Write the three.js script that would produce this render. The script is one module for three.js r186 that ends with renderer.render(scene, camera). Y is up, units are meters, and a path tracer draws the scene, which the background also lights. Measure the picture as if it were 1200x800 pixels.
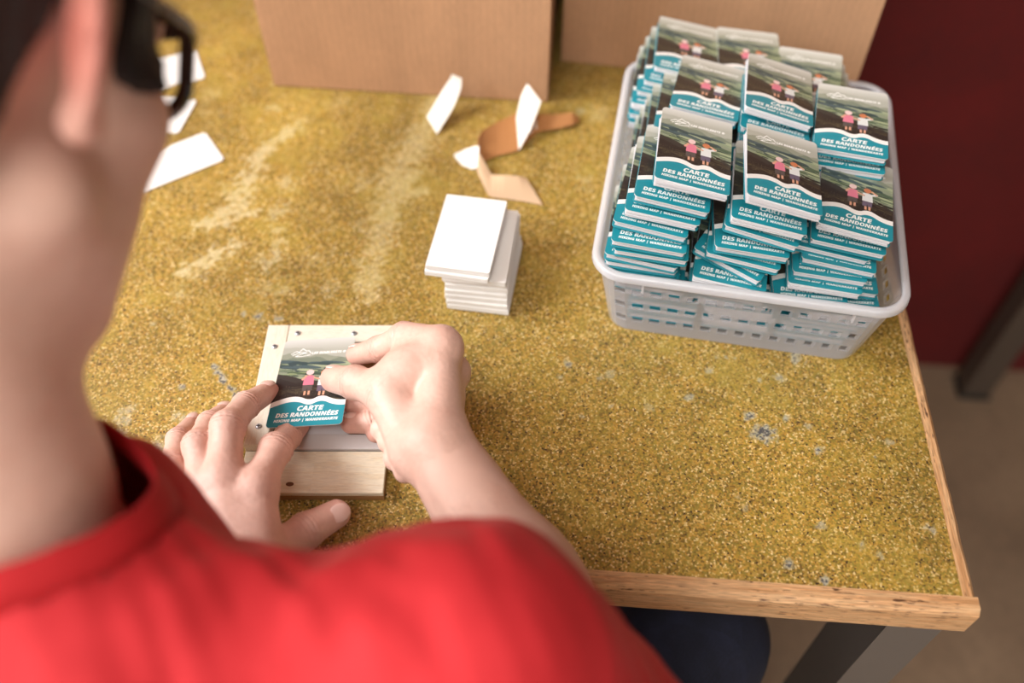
import * as THREE from 'three';
import { mergeGeometries } from 'three/addons/utils/BufferGeometryUtils.js';
import { RectAreaLightUniformsLib } from 'three/addons/lights/RectAreaLightUniformsLib.js';

// ------------------------------------------------------------------ camera, light, exposure
// Axes: the origin is the floor under the table's front right corner; x runs right along the front edge, z towards the sitter.
const TABLE_Y = 0.75;
const scene = new THREE.Scene();
const camera = new THREE.PerspectiveCamera(2 * Math.atan(400 / 1080) * 180 / Math.PI, 1.5, 0.05, 30);
camera.position.set(-0.2862, TABLE_Y + 0.58, 0.2462);
camera.up.set(0, 1, 0);
camera.lookAt(-0.2862 - 0.0463, TABLE_Y + 0.58 - 0.7923, 0.2462 - 0.6084);
camera.focus = 0.65;
camera.userData.fStop = 2.2;
camera.updateMatrixWorld(true);

const renderer = new THREE.WebGLRenderer();
renderer.toneMapping = THREE.LinearToneMapping;
renderer.toneMappingExposure = 1.08;
renderer.shadowMap.enabled = true;
RectAreaLightUniformsLib.init();
scene.background = new THREE.Color(0.75, 0.86, 1.0);      // the bright sky outside the window

// daylight through the window on the left wall
const WINDOW = { x: -1.9, y: 1.95, z: 0.05, w: 1.1, h: 1.1 };
const windowLight = new THREE.RectAreaLight(new THREE.Color(1.0, 1.0, 1.0), 18, WINDOW.w, WINDOW.h);
windowLight.position.set(WINDOW.x + 0.05, WINDOW.y, WINDOW.z);
windowLight.lookAt(WINDOW.x + 3, WINDOW.y, WINDOW.z);
windowLight.castShadow = true;
scene.add(windowLight);
// a second window in the wall behind the photographer
const WINDOW2 = { x: -0.1, y: 1.75, z: 3.4, w: 2.0, h: 1.3 };
const windowLight2 = new THREE.RectAreaLight(new THREE.Color(1.0, 0.99, 0.97), 3, WINDOW2.w, WINDOW2.h);
windowLight2.position.set(WINDOW2.x, WINDOW2.y, WINDOW2.z - 0.05);
windowLight2.lookAt(WINDOW2.x, WINDOW2.y, 0);
windowLight2.castShadow = true;
scene.add(windowLight2);
// two ceiling panels; their fittings are built with the room
const PANELS = [[-0.75, 0.95], [-0.75, 2.2]];
const CEILING_Y = 2.62;
for (const [x, z] of PANELS) {
  const l = new THREE.RectAreaLight(new THREE.Color(1.0, 0.97, 0.93), 12, 1.2, 0.55);
  l.position.set(x, CEILING_Y - 0.06, z);
  l.lookAt(x, 0, z);
  l.castShadow = true;
  scene.add(l);
}

// ------------------------------------------------------------------ helpers
const V = (x, y, z) => new THREE.Vector3(x, y, z);
const rad = (d) => d * Math.PI / 180;
let seed = 12345;
function rnd() { seed = (seed * 1664525 + 1013904223) >>> 0; return seed / 4294967296; }
const rr = (a, b) => a + (b - a) * rnd();
const used = {};
function numbered(name) { const n = used[name] = (used[name] ?? -1) + 1; return n ? `${name}_${String(n).padStart(3, '0')}` : name; }
function shadowed(o) { o.castShadow = true; o.receiveShadow = true; return o; }
function tag(o, label, category, group) {
  o.userData.label = label; o.userData.category = category;
  if (group) o.userData.group = group;
  return o;
}
function thing(name, label, category, pos = [0, 0, 0], turn = 0, group) {
  const o = new THREE.Group(); o.name = numbered(name); scene.add(o);
  o.position.set(...pos); o.rotation.order = 'YXZ'; o.rotation.y = turn;
  return tag(o, label, category, group);
}
function mesh(name, geometry, material, parent) {
  const m = shadowed(new THREE.Mesh(Array.isArray(geometry) ? mergeGeometries(geometry) : geometry, material));
  m.name = parent && parent !== scene ? name : numbered(name);
  (parent ?? scene).add(m);
  return m;
}
function structure(name, geometry, material, parent) {
  const m = mesh(name, geometry, material, parent);
  if (!parent || parent === scene) m.userData.kind = 'structure';
  return m;
}
function box(w, h, d, x = 0, y = 0, z = 0) { const g = new THREE.BoxGeometry(w, h, d); g.translate(x, y, z); return g; }
// a box with chamfered edges, uv in metres (planar by the face's main axis)
function bevelBox(w, h, d, b, x = 0, y = 0, z = 0) {
  const s = new THREE.Shape(); const a = w / 2 - b, c = d / 2 - b;
  s.moveTo(-a, -c); s.lineTo(a, -c); s.lineTo(a, c); s.lineTo(-a, c); s.closePath();
  const g = new THREE.ExtrudeGeometry(s, { depth: h - 2 * b, bevelEnabled: true, bevelSize: b, bevelThickness: b, bevelSegments: 2 });
  g.rotateX(-Math.PI / 2); g.translate(0, -h / 2 + b, 0);
  boxUV(g); g.translate(x, y, z);
  return g;
}
function boxUV(g, k = 1) {
  const p = g.attributes.position, n = g.attributes.normal, uv = new Float32Array(p.count * 2);
  for (let i = 0; i < p.count; i++) {
    const ax = Math.abs(n.getX(i)), ay = Math.abs(n.getY(i)), az = Math.abs(n.getZ(i));
    let u, v;
    if (ay >= ax && ay >= az) { u = p.getX(i); v = -p.getZ(i); } else if (ax >= az) { u = p.getZ(i); v = p.getY(i); } else { u = p.getX(i); v = p.getY(i); }
    uv[2 * i] = u * k; uv[2 * i + 1] = v * k;
  }
  g.setAttribute('uv', new THREE.BufferAttribute(uv, 2));
  return g;
}
function roundedShape(w, h, r) {
  const s = new THREE.Shape(), x = w / 2, y = h / 2;
  s.moveTo(-x + r, -y); s.lineTo(x - r, -y); s.absarc(x - r, -y + r, r, -Math.PI / 2, 0);
  s.lineTo(x, y - r); s.absarc(x - r, y - r, r, 0, Math.PI / 2);
  s.lineTo(-x + r, y); s.absarc(-x + r, y - r, r, Math.PI / 2, Math.PI);
  s.lineTo(-x, -y + r); s.absarc(-x + r, -y + r, r, Math.PI, 1.5 * Math.PI);
  return s;
}
// a lying plate with rounded corners; top face at y = t, uv 0..1 over the sheet (u right, v away from the reader)
function plate(w, d, t, r, seg = 4) {
  const g = new THREE.ExtrudeGeometry(roundedShape(w, d, r), { depth: t, bevelEnabled: false, curveSegments: seg });
  const p = g.attributes.position, uv = new Float32Array(p.count * 2);
  for (let i = 0; i < p.count; i++) { uv[2 * i] = p.getX(i) / w + 0.5; uv[2 * i + 1] = p.getY(i) / d + 0.5; }
  g.setAttribute('uv', new THREE.BufferAttribute(uv, 2));
  g.rotateX(-Math.PI / 2);
  return g;
}
// value noise
function hash(x, y, s) { let h = Math.imul(x, 374761393) ^ Math.imul(y, 668265263) ^ Math.imul(s, 2147483647 - 1013); h = Math.imul(h ^ (h >>> 13), 1274126177); return ((h ^ (h >>> 16)) >>> 0) / 4294967296; }
function vnoise(x, y, s = 0) {
  const i = Math.floor(x), j = Math.floor(y), a = x - i, b = y - j, u = a * a * (3 - 2 * a), v = b * b * (3 - 2 * b);
  const p = hash(i, j, s), q = hash(i + 1, j, s), r = hash(i, j + 1, s), t = hash(i + 1, j + 1, s);
  return p + (q - p) * u + (r - p) * v + (p - q - r + t) * u * v;
}
function fbm(x, y, s = 0, o = 4) { let a = 0, w = 0.5, n = 0; for (let k = 0; k < o; k++) { a += w * vnoise(x, y, s + k); n += w; x *= 2.03; y *= 2.03; w *= 0.5; } return a / n; }
function noise3(x, y, z, s = 0) {
  const k = Math.floor(z), f = z - k, w = f * f * (3 - 2 * f);
  return vnoise(x, y, s + k * 57) * (1 - w) + vnoise(x, y, s + (k + 1) * 57) * w;
}
const mix = (a, b, t) => a + (b - a) * t;
const mix3 = (a, b, t) => [mix(a[0], b[0], t), mix(a[1], b[1], t), mix(a[2], b[2], t)];
const sat = (t) => Math.min(1, Math.max(0, t));
const smooth = (a, b, t) => { t = sat((t - a) / (b - a)); return t * t * (3 - 2 * t); };
function dataTexture(w, h, fn, srgb = true, repeat = true) {
  const d = new Uint8Array(w * h * 4);
  for (let y = 0; y < h; y++) for (let x = 0; x < w; x++) {
    const c = fn(x, y), i = 4 * (y * w + x);
    if (typeof c === 'number') { d[i] = d[i + 1] = d[i + 2] = sat(c / 255) * 255; } else { d[i] = sat(c[0] / 255) * 255; d[i + 1] = sat(c[1] / 255) * 255; d[i + 2] = sat(c[2] / 255) * 255; }
    d[i + 3] = 255;
  }
  const t = new THREE.DataTexture(d, w, h, THREE.RGBAFormat);
  t.magFilter = THREE.LinearFilter; t.minFilter = THREE.LinearMipmapLinearFilter; t.generateMipmaps = true;
  if (repeat) t.wrapS = t.wrapT = THREE.RepeatWrapping;
  if (srgb) t.colorSpace = THREE.SRGBColorSpace;
  t.needsUpdate = true;
  return t;
}
function std(color, roughness = 0.7, extra = {}) { return new THREE.MeshStandardMaterial({ color, roughness, ...extra }); }
function phys(color, roughness = 0.7, extra = {}) { return new THREE.MeshPhysicalMaterial({ color, roughness, ...extra }); }

// ------------------------------------------------------------------ surface meshing of distance fields
function smin(a, b, k) { const h = Math.max(k - Math.abs(a - b), 0) / k; return Math.min(a, b) - h * h * k * 0.25; }
function capsule(a, b, ra, rb) {                                  // tapered capsule as a distance function
  const bx = b[0] - a[0], by = b[1] - a[1], bz = b[2] - a[2], l2 = bx * bx + by * by + bz * bz || 1e-12;
  return (x, y, z) => {
    const px = x - a[0], py = y - a[1], pz = z - a[2];
    const t = sat((px * bx + py * by + pz * bz) / l2);
    const dx = px - bx * t, dy = py - by * t, dz = pz - bz * t;
    return Math.sqrt(dx * dx + dy * dy + dz * dz) - (ra + (rb - ra) * t);
  };
}
function ellipsoid(c, r, M) {                                     // M: three axis vectors, else the world's
  return (x, y, z) => {
    let px = x - c[0], py = y - c[1], pz = z - c[2];
    if (M) { const q = [px * M[0][0] + py * M[0][1] + pz * M[0][2], px * M[1][0] + py * M[1][1] + pz * M[1][2], px * M[2][0] + py * M[2][1] + pz * M[2][2]]; px = q[0]; py = q[1]; pz = q[2]; }
    const k0 = Math.hypot(px / r[0], py / r[1], pz / r[2]);
    const k1 = Math.hypot(px / (r[0] * r[0]), py / (r[1] * r[1]), pz / (r[2] * r[2]));
    return k1 < 1e-9 ? -Math.min(...r) : k0 * (k0 - 1) / k1;
  };
}
function blend(fields, k) { return (x, y, z) => { let d = fields[0](x, y, z); for (let i = 1; i < fields.length; i++) d = smin(d, fields[i](x, y, z), k); return d; }; }
function surface(field, lo, hi, cell) {                           // naive surface nets
  const n = [0, 1, 2].map((i) => Math.ceil((hi[i] - lo[i]) / cell) + 1), [nx, ny, nz] = n, B = 6;
  const F = new Float32Array(nx * ny * nz);
  for (let k0 = 0; k0 < nz; k0 += B) for (let j0 = 0; j0 < ny; j0 += B) for (let i0 = 0; i0 < nx; i0 += B) {
    const h = (B - 1) / 2 * cell, d0 = field(lo[0] + i0 * cell + h, lo[1] + j0 * cell + h, lo[2] + k0 * cell + h);
    const far = Math.abs(d0) > h * 1.7321 * 1.5 + 2 * cell;
    for (let k = k0; k < Math.min(k0 + B, nz); k++) for (let j = j0; j < Math.min(j0 + B, ny); j++) for (let i = i0; i < Math.min(i0 + B, nx); i++)
      F[i + nx * (j + ny * k)] = far ? d0 : field(lo[0] + i * cell, lo[1] + j * cell, lo[2] + k * cell);
  }
  const id = new Int32Array(nx * ny * nz).fill(-1), P = [], I = [], sx = 1, sy = nx, sz = nx * ny;
  const corner = [0, sx, sy, sx + sy, sz, sx + sz, sy + sz, sx + sy + sz], co = [[0, 0, 0], [1, 0, 0], [0, 1, 0], [1, 1, 0], [0, 0, 1], [1, 0, 1], [0, 1, 1], [1, 1, 1]];
  const edges = [[0, 1], [2, 3], [4, 5], [6, 7], [0, 2], [1, 3], [4, 6], [5, 7], [0, 4], [1, 5], [2, 6], [3, 7]];
  for (let k = 0; k < nz - 1; k++) for (let j = 0; j < ny - 1; j++) for (let i = 0; i < nx - 1; i++) {
    const o = i + sy * j + sz * k; let inside = 0;
    for (let c = 0; c < 8; c++) if (F[o + corner[c]] < 0) inside++;
    if (!inside || inside === 8) continue;
    let x = 0, y = 0, z = 0, m = 0;
    for (const [a, b] of edges) {
      const fa = F[o + corner[a]], fb = F[o + corner[b]];
      if ((fa < 0) === (fb < 0)) continue;
      const t = fa / (fa - fb); m++;
      x += co[a][0] + (co[b][0] - co[a][0]) * t; y += co[a][1] + (co[b][1] - co[a][1]) * t; z += co[a][2] + (co[b][2] - co[a][2]) * t;
    }
    id[o] = P.length / 3;
    P.push(lo[0] + (i + x / m) * cell, lo[1] + (j + y / m) * cell, lo[2] + (k + z / m) * cell);
  }
  const quad = (a, b, c, d, flip) => { if (a < 0 || b < 0 || c < 0 || d < 0) return; if (flip) I.push(a, c, b, a, d, c); else I.push(a, b, c, a, c, d); };
  for (let k = 1; k < nz - 1; k++) for (let j = 1; j < ny - 1; j++) for (let i = 1; i < nx - 1; i++) {
    const o = i + sy * j + sz * k, s = F[o] < 0;
    if (s !== F[o + sx] < 0) quad(id[o - sy - sz], id[o - sz], id[o], id[o - sy], !s);
    if (s !== F[o + sy] < 0) quad(id[o - sx - sz], id[o - sx], id[o], id[o - sz], !s);
    if (s !== F[o + sz] < 0) quad(id[o - sx - sy], id[o - sy], id[o], id[o - sx], !s);
  }
  const N = new Float32Array(P.length), e = cell * 0.4;
  for (let i = 0; i < P.length; i += 3) {
    const [x, y, z] = [P[i], P[i + 1], P[i + 2]];
    const gx = field(x + e, y, z) - field(x - e, y, z), gy = field(x, y + e, z) - field(x, y - e, z), gz = field(x, y, z + e) - field(x, y, z - e), l = Math.hypot(gx, gy, gz) || 1;
    N[i] = gx / l; N[i + 1] = gy / l; N[i + 2] = gz / l;
  }
  const g = new THREE.BufferGeometry();
  g.setAttribute('position', new THREE.Float32BufferAttribute(P, 3));
  g.setAttribute('normal', new THREE.BufferAttribute(N, 3));
  g.setIndex(I);
  return g;
}
function paint(g, fn) {                                          // vertex colours, linear
  const p = g.attributes.position, c = new Float32Array(p.count * 3);
  for (let i = 0; i < p.count; i++) c.set(fn(p.getX(i), p.getY(i), p.getZ(i)), 3 * i);
  g.setAttribute('color', new THREE.BufferAttribute(c, 3));
  return g;
}
const up = (p) => [p[0], p[1] + TABLE_Y, p[2]];                  // heights below are measured from the table top

// ------------------------------------------------------------------ setting: room
const M = {};
const plasterBump = dataTexture(512, 512, (x, y) => 110 + 90 * (fbm(x / 14, y / 14, 5, 4) - 0.5) + 60 * (hash(x, y, 3) - 0.5), false);
const floorMap = dataTexture(1024, 1024, (x, y) => {
  const f = fbm(x / 90, y / 90, 21, 5), g = hash(x, y, 9), s = fbm(x / 9, y / 9, 31, 3);
  const c = mix3([128, 105, 84], [160, 134, 108], f);
  const k = 0.9 + 0.14 * s + 0.06 * (g - 0.5);
  return [c[0] * k, c[1] * k, c[2] * k];
});
M.floor = std(0xffffff, 0.75, { map: floorMap, bumpMap: plasterBump, bumpScale: 0.0008 });
const redMap = dataTexture(512, 512, (x, y) => {
  const f = fbm(x / 40, y / 40, 71, 5), g = fbm(x / 3, y / 3, 75, 2);
  const k = 0.86 + 0.22 * f + 0.12 * (g - 0.5);
  return [96 * k, 10 * k, 8 * k];
});
M.redWall = std(0xffffff, 0.85, { map: redMap, bumpMap: plasterBump, bumpScale: 0.0006 });
M.plaster = std(0x8f8270, 0.9, { bumpMap: plasterBump, bumpScale: 0.0006 });
M.whitePaint = std(0xe8e6e0, 0.5);
const X0 = -1.9, X1 = 1.5, ZB = -0.778, ZF = 3.4, T = 0.15;
structure('floor', boxUV(box(X1 - X0 + 2 * T, 0.1, ZF - ZB + 2 * T, (X0 + X1) / 2, -0.05, (ZB + ZF) / 2)), M.floor);
structure('ceiling', boxUV(box(X1 - X0 + 2 * T, 0.1, ZF - ZB + 2 * T, (X0 + X1) / 2, CEILING_Y + 0.05, (ZB + ZF) / 2)), M.plaster);
structure('wall_back', boxUV(box(X1 - X0 + 2 * T, CEILING_Y, T, (X0 + X1) / 2, CEILING_Y / 2, ZB - T / 2)), M.redWall);
{
  const z = ZF + T / 2, xa = WINDOW2.x - WINDOW2.w / 2, xb = WINDOW2.x + WINDOW2.w / 2, ya = WINDOW2.y - WINDOW2.h / 2, yb = WINDOW2.y + WINDOW2.h / 2;
  structure('wall_front', [
    boxUV(box(X1 - X0 + 2 * T, ya, T, (X0 + X1) / 2, ya / 2, z)), boxUV(box(X1 - X0 + 2 * T, CEILING_Y - yb, T, (X0 + X1) / 2, (CEILING_Y + yb) / 2, z)),
    boxUV(box(xa - X0 + T, WINDOW2.h, T, (xa + X0 - T) / 2, WINDOW2.y, z)), boxUV(box(X1 + T - xb, WINDOW2.h, T, (X1 + T + xb) / 2, WINDOW2.y, z))], M.plaster);
  const w = new THREE.Group(); w.name = 'window_2'; w.userData.kind = 'structure'; scene.add(w); w.position.set(WINDOW2.x, WINDOW2.y, ZF + 0.1);
  mesh('window_frame', [box(WINDOW2.w, 0.06, 0.05, 0, WINDOW2.h / 2 - 0.03), box(WINDOW2.w, 0.06, 0.05, 0, -WINDOW2.h / 2 + 0.03), box(0.06, WINDOW2.h - 0.12, 0.05, WINDOW2.w / 2 - 0.03), box(0.06, WINDOW2.h - 0.12, 0.05, -WINDOW2.w / 2 + 0.03), box(0.05, WINDOW2.h - 0.12, 0.05)], M.whitePaint, w);
  for (const s of [-1, 1]) mesh('pane', box(WINDOW2.w / 2 - 0.085, WINDOW2.h - 0.12, 0.006, s * (WINDOW2.w / 4 - 0.0175), 0, 0), phys(0xffffff, 0.02, { transmission: 1, thickness: 0 }), w);
}
structure('wall_right', boxUV(box(T, CEILING_Y, ZF - ZB, X1 + T / 2, CEILING_Y / 2, (ZB + ZF) / 2)), M.plaster);
{
  const z0 = WINDOW.z - WINDOW.w / 2, z1 = WINDOW.z + WINDOW.w / 2, y0 = WINDOW.y - WINDOW.h / 2, y1 = WINDOW.y + WINDOW.h / 2, x = X0 - T / 2;
  structure('wall_left', [
    boxUV(box(T, y0, ZF - ZB, x, y0 / 2, (ZB + ZF) / 2)),
    boxUV(box(T, CEILING_Y - y1, ZF - ZB, x, (CEILING_Y + y1) / 2, (ZB + ZF) / 2)),
    boxUV(box(T, WINDOW.h, z0 - ZB, x, WINDOW.y, (ZB + z0) / 2)),
    boxUV(box(T, WINDOW.h, ZF - z1, x, WINDOW.y, (ZF + z1) / 2)),
  ], M.plaster);
  const w = new THREE.Group(); w.name = 'window_1'; w.userData.kind = 'structure'; scene.add(w); w.position.set(X0 - 0.1, WINDOW.y, WINDOW.z);
  const fr = (a, b, c, d) => { const g = box(0.05, b, a); g.translate(0, d, c); return g; };
  mesh('window_frame', [fr(WINDOW.w, 0.06, 0, WINDOW.h / 2 - 0.03), fr(WINDOW.w, 0.06, 0, -WINDOW.h / 2 + 0.03), fr(0.06, WINDOW.h - 0.12, WINDOW.w / 2 - 0.03, 0), fr(0.06, WINDOW.h - 0.12, -WINDOW.w / 2 + 0.03, 0), fr(0.05, WINDOW.h - 0.12, 0, 0)], M.whitePaint, w);
  const glass = phys(0xffffff, 0.02, { transmission: 1, thickness: 0 });
  for (const s of [-1, 1]) mesh('pane', box(0.006, WINDOW.h - 0.12, WINDOW.w / 2 - 0.085, 0, 0, s * (WINDOW.w / 4 - 0.0175)), glass, w);
}
for (const [x, z] of PANELS) {
  const f = thing('ceiling_light', 'white rectangular ceiling light panel mounted flat on the ceiling', 'ceiling light', [x, CEILING_Y, z], 0, 'ceiling light panels');
  mesh('frame', [box(1.28, 0.05, 0.04, 0, -0.025, 0.3), box(1.28, 0.05, 0.04, 0, -0.025, -0.3), box(0.04, 0.05, 0.56, 0.62, -0.025, 0), box(0.04, 0.05, 0.56, -0.62, -0.025, 0)], M.whitePaint, f);
  mesh('diffuser', box(1.2, 0.02, 0.55, 0, -0.03, 0), std(0xffffff, 0.6, { emissive: 0xfff2e0, emissiveIntensity: 1.2 }), f);
}

// ------------------------------------------------------------------ work table
const SCUFFS = [[-0.127, -0.129, 0.0073, 1], [-0.134, -0.129, 0.0059, 0.8], [-0.139, -0.143, 0.0040, 0.9], [-0.090, -0.118, 0.0040, 0.8], [-0.112, -0.179, 0.0040, 0.7], [-0.096, -0.200, 0.0053, 0.8], [-0.152, -0.196, 0.0020, 0.8], [-0.144, -0.196, 0.0020, 0.7], [-0.127, -0.176, 0.0026, 0.6], [-0.095, -0.136, 0.0033, 0.6], [-0.111, -0.143, 0.0026, 0.9], [-0.050, -0.114, 0.0013, 1], [-0.151, -0.074, 0.0026, 0.5], [-0.147, -0.065, 0.0026, 0.5], [-0.096, -0.057, 0.0033, 0.7], [-0.072, -0.044, 0.0033, 0.7], [-0.059, -0.036, 0.0033, 0.7], [-0.121, -0.026, 0.0033, 0.9], [-0.098, -0.015, 0.0040, 1], [-0.021, -0.059, 0.0040, 0.7], [-0.292, -0.206, 0.0026, 0.6], [-0.275, -0.180, 0.0033, 0.8], [-0.281, -0.167, 0.0026, 0.5], [-0.241, -0.173, 0.0040, 0.5], [-0.251, -0.169, 0.0033, 0.5], [-0.182, -0.156, 0.0040, 0.7], [-0.213, -0.144, 0.0040, 0.4], [-0.166, -0.182, 0.0026, 0.6], [-0.159, -0.196, 0.0026, 0.8], [-0.262, -0.133, 0.0026, 0.6], [-0.241, -0.144, 0.0026, 0.6], [-0.037, -0.128, 0.0033, 0.6], [-0.548, -0.155, 0.0033, 0.7], [-0.539, -0.146, 0.0040, 0.8], [-0.529, -0.135, 0.0040, 0.9], [-0.522, -0.128, 0.0040, 0.9], [-0.527, -0.209, 0.0046, 0.8], [-0.540, -0.211, 0.0026, 0.7], [-0.510, -0.209, 0.0040, 0.7], [-0.569, -0.136, 0.0026, 0.7], [-0.604, -0.105, 0.0066, 0.6], [-0.602, -0.090, 0.0053, 0.6], [-0.597, -0.088, 0.0026, 1], [-0.559, -0.108, 0.0079, 0.6], [-0.567, -0.082, 0.0092, 0.7], [-0.611, -0.194, 0.0033, 0.4], [-0.603, -0.113, 0.0053, 0.4], [-0.275, -0.490, 0.0059, 0.4]];
const SMEARS = [[-0.576, -0.472, 0.0040, 0.7], [-0.550, -0.447, 0.0066, 0.6], [-0.541, -0.454, 0.0040, 0.5], [-0.562, -0.425, 0.0059, 0.7], [-0.577, -0.401, 0.0066, 0.8], [-0.574, -0.374, 0.0092, 0.8], [-0.581, -0.348, 0.0092, 0.9], [-0.592, -0.309, 0.0059, 0.8], [-0.582, -0.315, 0.0059, 0.7], [-0.569, -0.324, 0.0053, 0.5], [-0.539, -0.367, 0.0053, 0.9], [-0.534, -0.336, 0.0046, 0.8], [-0.543, -0.326, 0.0053, 0.8], [-0.537, -0.306, 0.0046, 0.8], [-0.531, -0.292, 0.0040, 0.8], [-0.534, -0.273, 0.0073, 0.9], [-0.576, -0.277, 0.0079, 0.7], [-0.584, -0.268, 0.0066, 0.7], [-0.593, -0.255, 0.0066, 0.8], [-0.597, -0.227, 0.0046, 0.8], [-0.501, -0.276, 0.0053, 0.4], [-0.487, -0.276, 0.0053, 0.4], [-0.476, -0.243, 0.0053, 0.6], [-0.524, -0.241, 0.0079, 0.6], [-0.470, -0.371, 0.0066, 0.6], [-0.642, -0.488, 0.0066, 0.5], [-0.643, -0.462, 0.0059, 0.4], [-0.512, -0.485, 0.0059, 0.3], [-0.464, -0.316, 0.0053, 0.4], [-0.258, -0.487, 0.0066, 0.5], [-0.268, -0.394, 0.0040, 0.7]];
const PATHS = [
  [[-0.55, -0.447, 0.006], [-0.564, -0.423, 0.006], [-0.577, -0.401, 0.0075], [-0.574, -0.374, 0.0097], [-0.579, -0.348, 0.0105], [-0.585, -0.325, 0.009], [-0.599, -0.305, 0.006]],
  [[-0.605, -0.306, 0.006], [-0.585, -0.315, 0.0075], [-0.569, -0.324, 0.006], [-0.556, -0.328, 0.0037]],
  [[-0.601, -0.253, 0.0075], [-0.592, -0.261, 0.0075], [-0.579, -0.276, 0.0083], [-0.568, -0.286, 0.006]]];
const STREAKS = [[[-0.417, -0.503, 0.012], [-0.422, -0.452, 0.015], [-0.435, -0.417, 0.018], [-0.443, -0.384, 0.018], [-0.442, -0.345, 0.015], [-0.443, -0.308, 0.0128], [-0.444, -0.277, 0.0128], [-0.444, -0.253, 0.0128], [-0.44, -0.236, 0.009]],
  [[-0.428, -0.391, 0.009], [-0.433, -0.362, 0.0105], [-0.417, -0.363, 0.009]]];
const along = (path, a, step = 0.003) => path.flatMap((p, k) => { const q = path[k + 1]; if (!q) return [[...p, a]]; const n = Math.ceil(Math.hypot(q[0] - p[0], q[1] - p[1]) / step); return Array.from({ length: n }, (_, i) => [0, 1, 2].map((j) => p[j] + (q[j] - p[j]) * i / n).concat(a)); });
const TW = 0.92, TD = 0.76, TX = 2048, TZ = 1692;                  // the texture's metres and pixels
const topBump = new Float32Array(TX * TZ);
const topMap = (() => {
  const scuff = new Float32Array(TX * TZ), smear = new Float32Array(TX * TZ);
  const stampOn = (A, list, soft) => {
    for (const [x, z, r0, a] of list) {
      const r = r0 * 1.9, i0 = Math.floor((x - r + TW) / TW * TX), i1 = Math.ceil((x + r + TW) / TW * TX), j0 = Math.floor((-z - r) / TD * TZ), j1 = Math.ceil((-z + r) / TD * TZ);
      for (let j = Math.max(0, j0); j <= Math.min(TZ - 1, j1); j++) for (let i = Math.max(0, i0); i <= Math.min(TX - 1, i1); i++) {
        const px = i / TX * TW - TW, pz = -j / TD * 0 - j / TZ * TD;
        const d = Math.hypot(px - x, pz - z) / r0 + soft * (fbm(px * 260 + pz * 90, pz * 260, 91, 4) - 0.5) * 2.4;
        const v = a * smooth(1.35, 0.2, d) * (0.55 + 0.45 * vnoise(px * 1400, pz * 1400, 17));
        const o = j * TX + i; A[o] = Math.max(A[o], v);
      }
    }
  };
  stampOn(scuff, SCUFFS, 1); stampOn(scuff, along([[-0.551, -0.158, 0.0022], [-0.541, -0.148, 0.0032], [-0.533, -0.139, 0.003], [-0.523, -0.129, 0.0035]], 0.9, 0.002), 1); stampOn(smear, SMEARS.map(([x, z, r, a]) => [x, z, r * 1.5, a * 0.75]), 1.6); for (const p of PATHS) stampOn(smear, along(p, 0.85), 1.7); for (const p of STREAKS) stampOn(smear, along(p, 0.55), 1.1);
  const granules = [[202, 160, 66], [172, 142, 46], [146, 128, 46], [180, 150, 70], [222, 188, 112], [122, 104, 34], [158, 122, 44], [190, 144, 56], [136, 124, 50], [104, 80, 30]];
  const cellM = 0.00125, cx = TW / cellM, cz = TD / cellM;
  return dataTexture(TX, TZ, (i, j) => {
    // cork-like granules: the nearest of jittered seeds
    const u = i / TX * cx, v = j / TZ * cz, a = Math.floor(u), b = Math.floor(v);
    let best = 9, second = 9, ba = 0, bb = 0;
    for (let q = b - 1; q <= b + 1; q++) for (let p = a - 1; p <= a + 1; p++) {
      const dx = p + 0.1 + 0.8 * hash(p, q, 1) - u, dy = q + 0.1 + 0.8 * hash(p, q, 2) - v, d = dx * dx + dy * dy;
      if (d < best) { second = best; best = d; ba = p; bb = q; } else if (d < second) second = d;
    }
    const h = hash(ba, bb, 4), h2 = hash(ba, bb, 6);
    let c = granules[Math.floor(h * granules.length)];
    if (h2 > 0.984) c = [40, 24, 14]; else if (h2 > 0.93) c = [244, 220, 160];
    const x = i / TX * TW - TW, z = -j / TZ * TD;
    const broad = fbm(x * 9 + 40, z * 9 + 40, 50, 4), mid = fbm(x * 45 + 9, z * 45 + 9, 53, 3);
    c = mix3(c, [176, 140, 58], 0.2);
    c = mix3(c, [150, 130, 50], sat((mid - 0.5) * 1.5));           // greener areas of the board
    let k = 0.9 + 0.3 * (broad - 0.5) + 0.22 * (mid - 0.5) + 0.12 * (Math.sqrt(second) - Math.sqrt(best));
    k *= 0.94 + 0.12 * hash(i, j, 8);
    const o = j * TX + i, wear = scuff[o], sm = smear[o];
    c = [c[0] * k, c[1] * k, c[2] * k + 7];
    // dried glue smears: pale film with the granules showing
    c = mix3(c, [232, 220, 186], sm * 0.8);
    // grey worn spots, darker at the heart
    const core = smooth(0.42, 0.75, wear) * smooth(0.3, 0.62, vnoise(x * 800, z * 800, 23));
    c = mix3(c, mix3([186, 184, 170], [66, 70, 84], core), sat(wear * 1.4) * 0.85);
    topBump[o] = 120 + 70 * (Math.sqrt(second) - Math.sqrt(best)) - 60 * wear;
    return c;
  });
})();
const topBumpMap = dataTexture(TX, TZ, (i, j) => topBump[j * TX + i], false);
M.top = phys(0xffffff, 0.46, { map: topMap, bumpMap: topBumpMap, bumpScale: 0.00012 });
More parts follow.
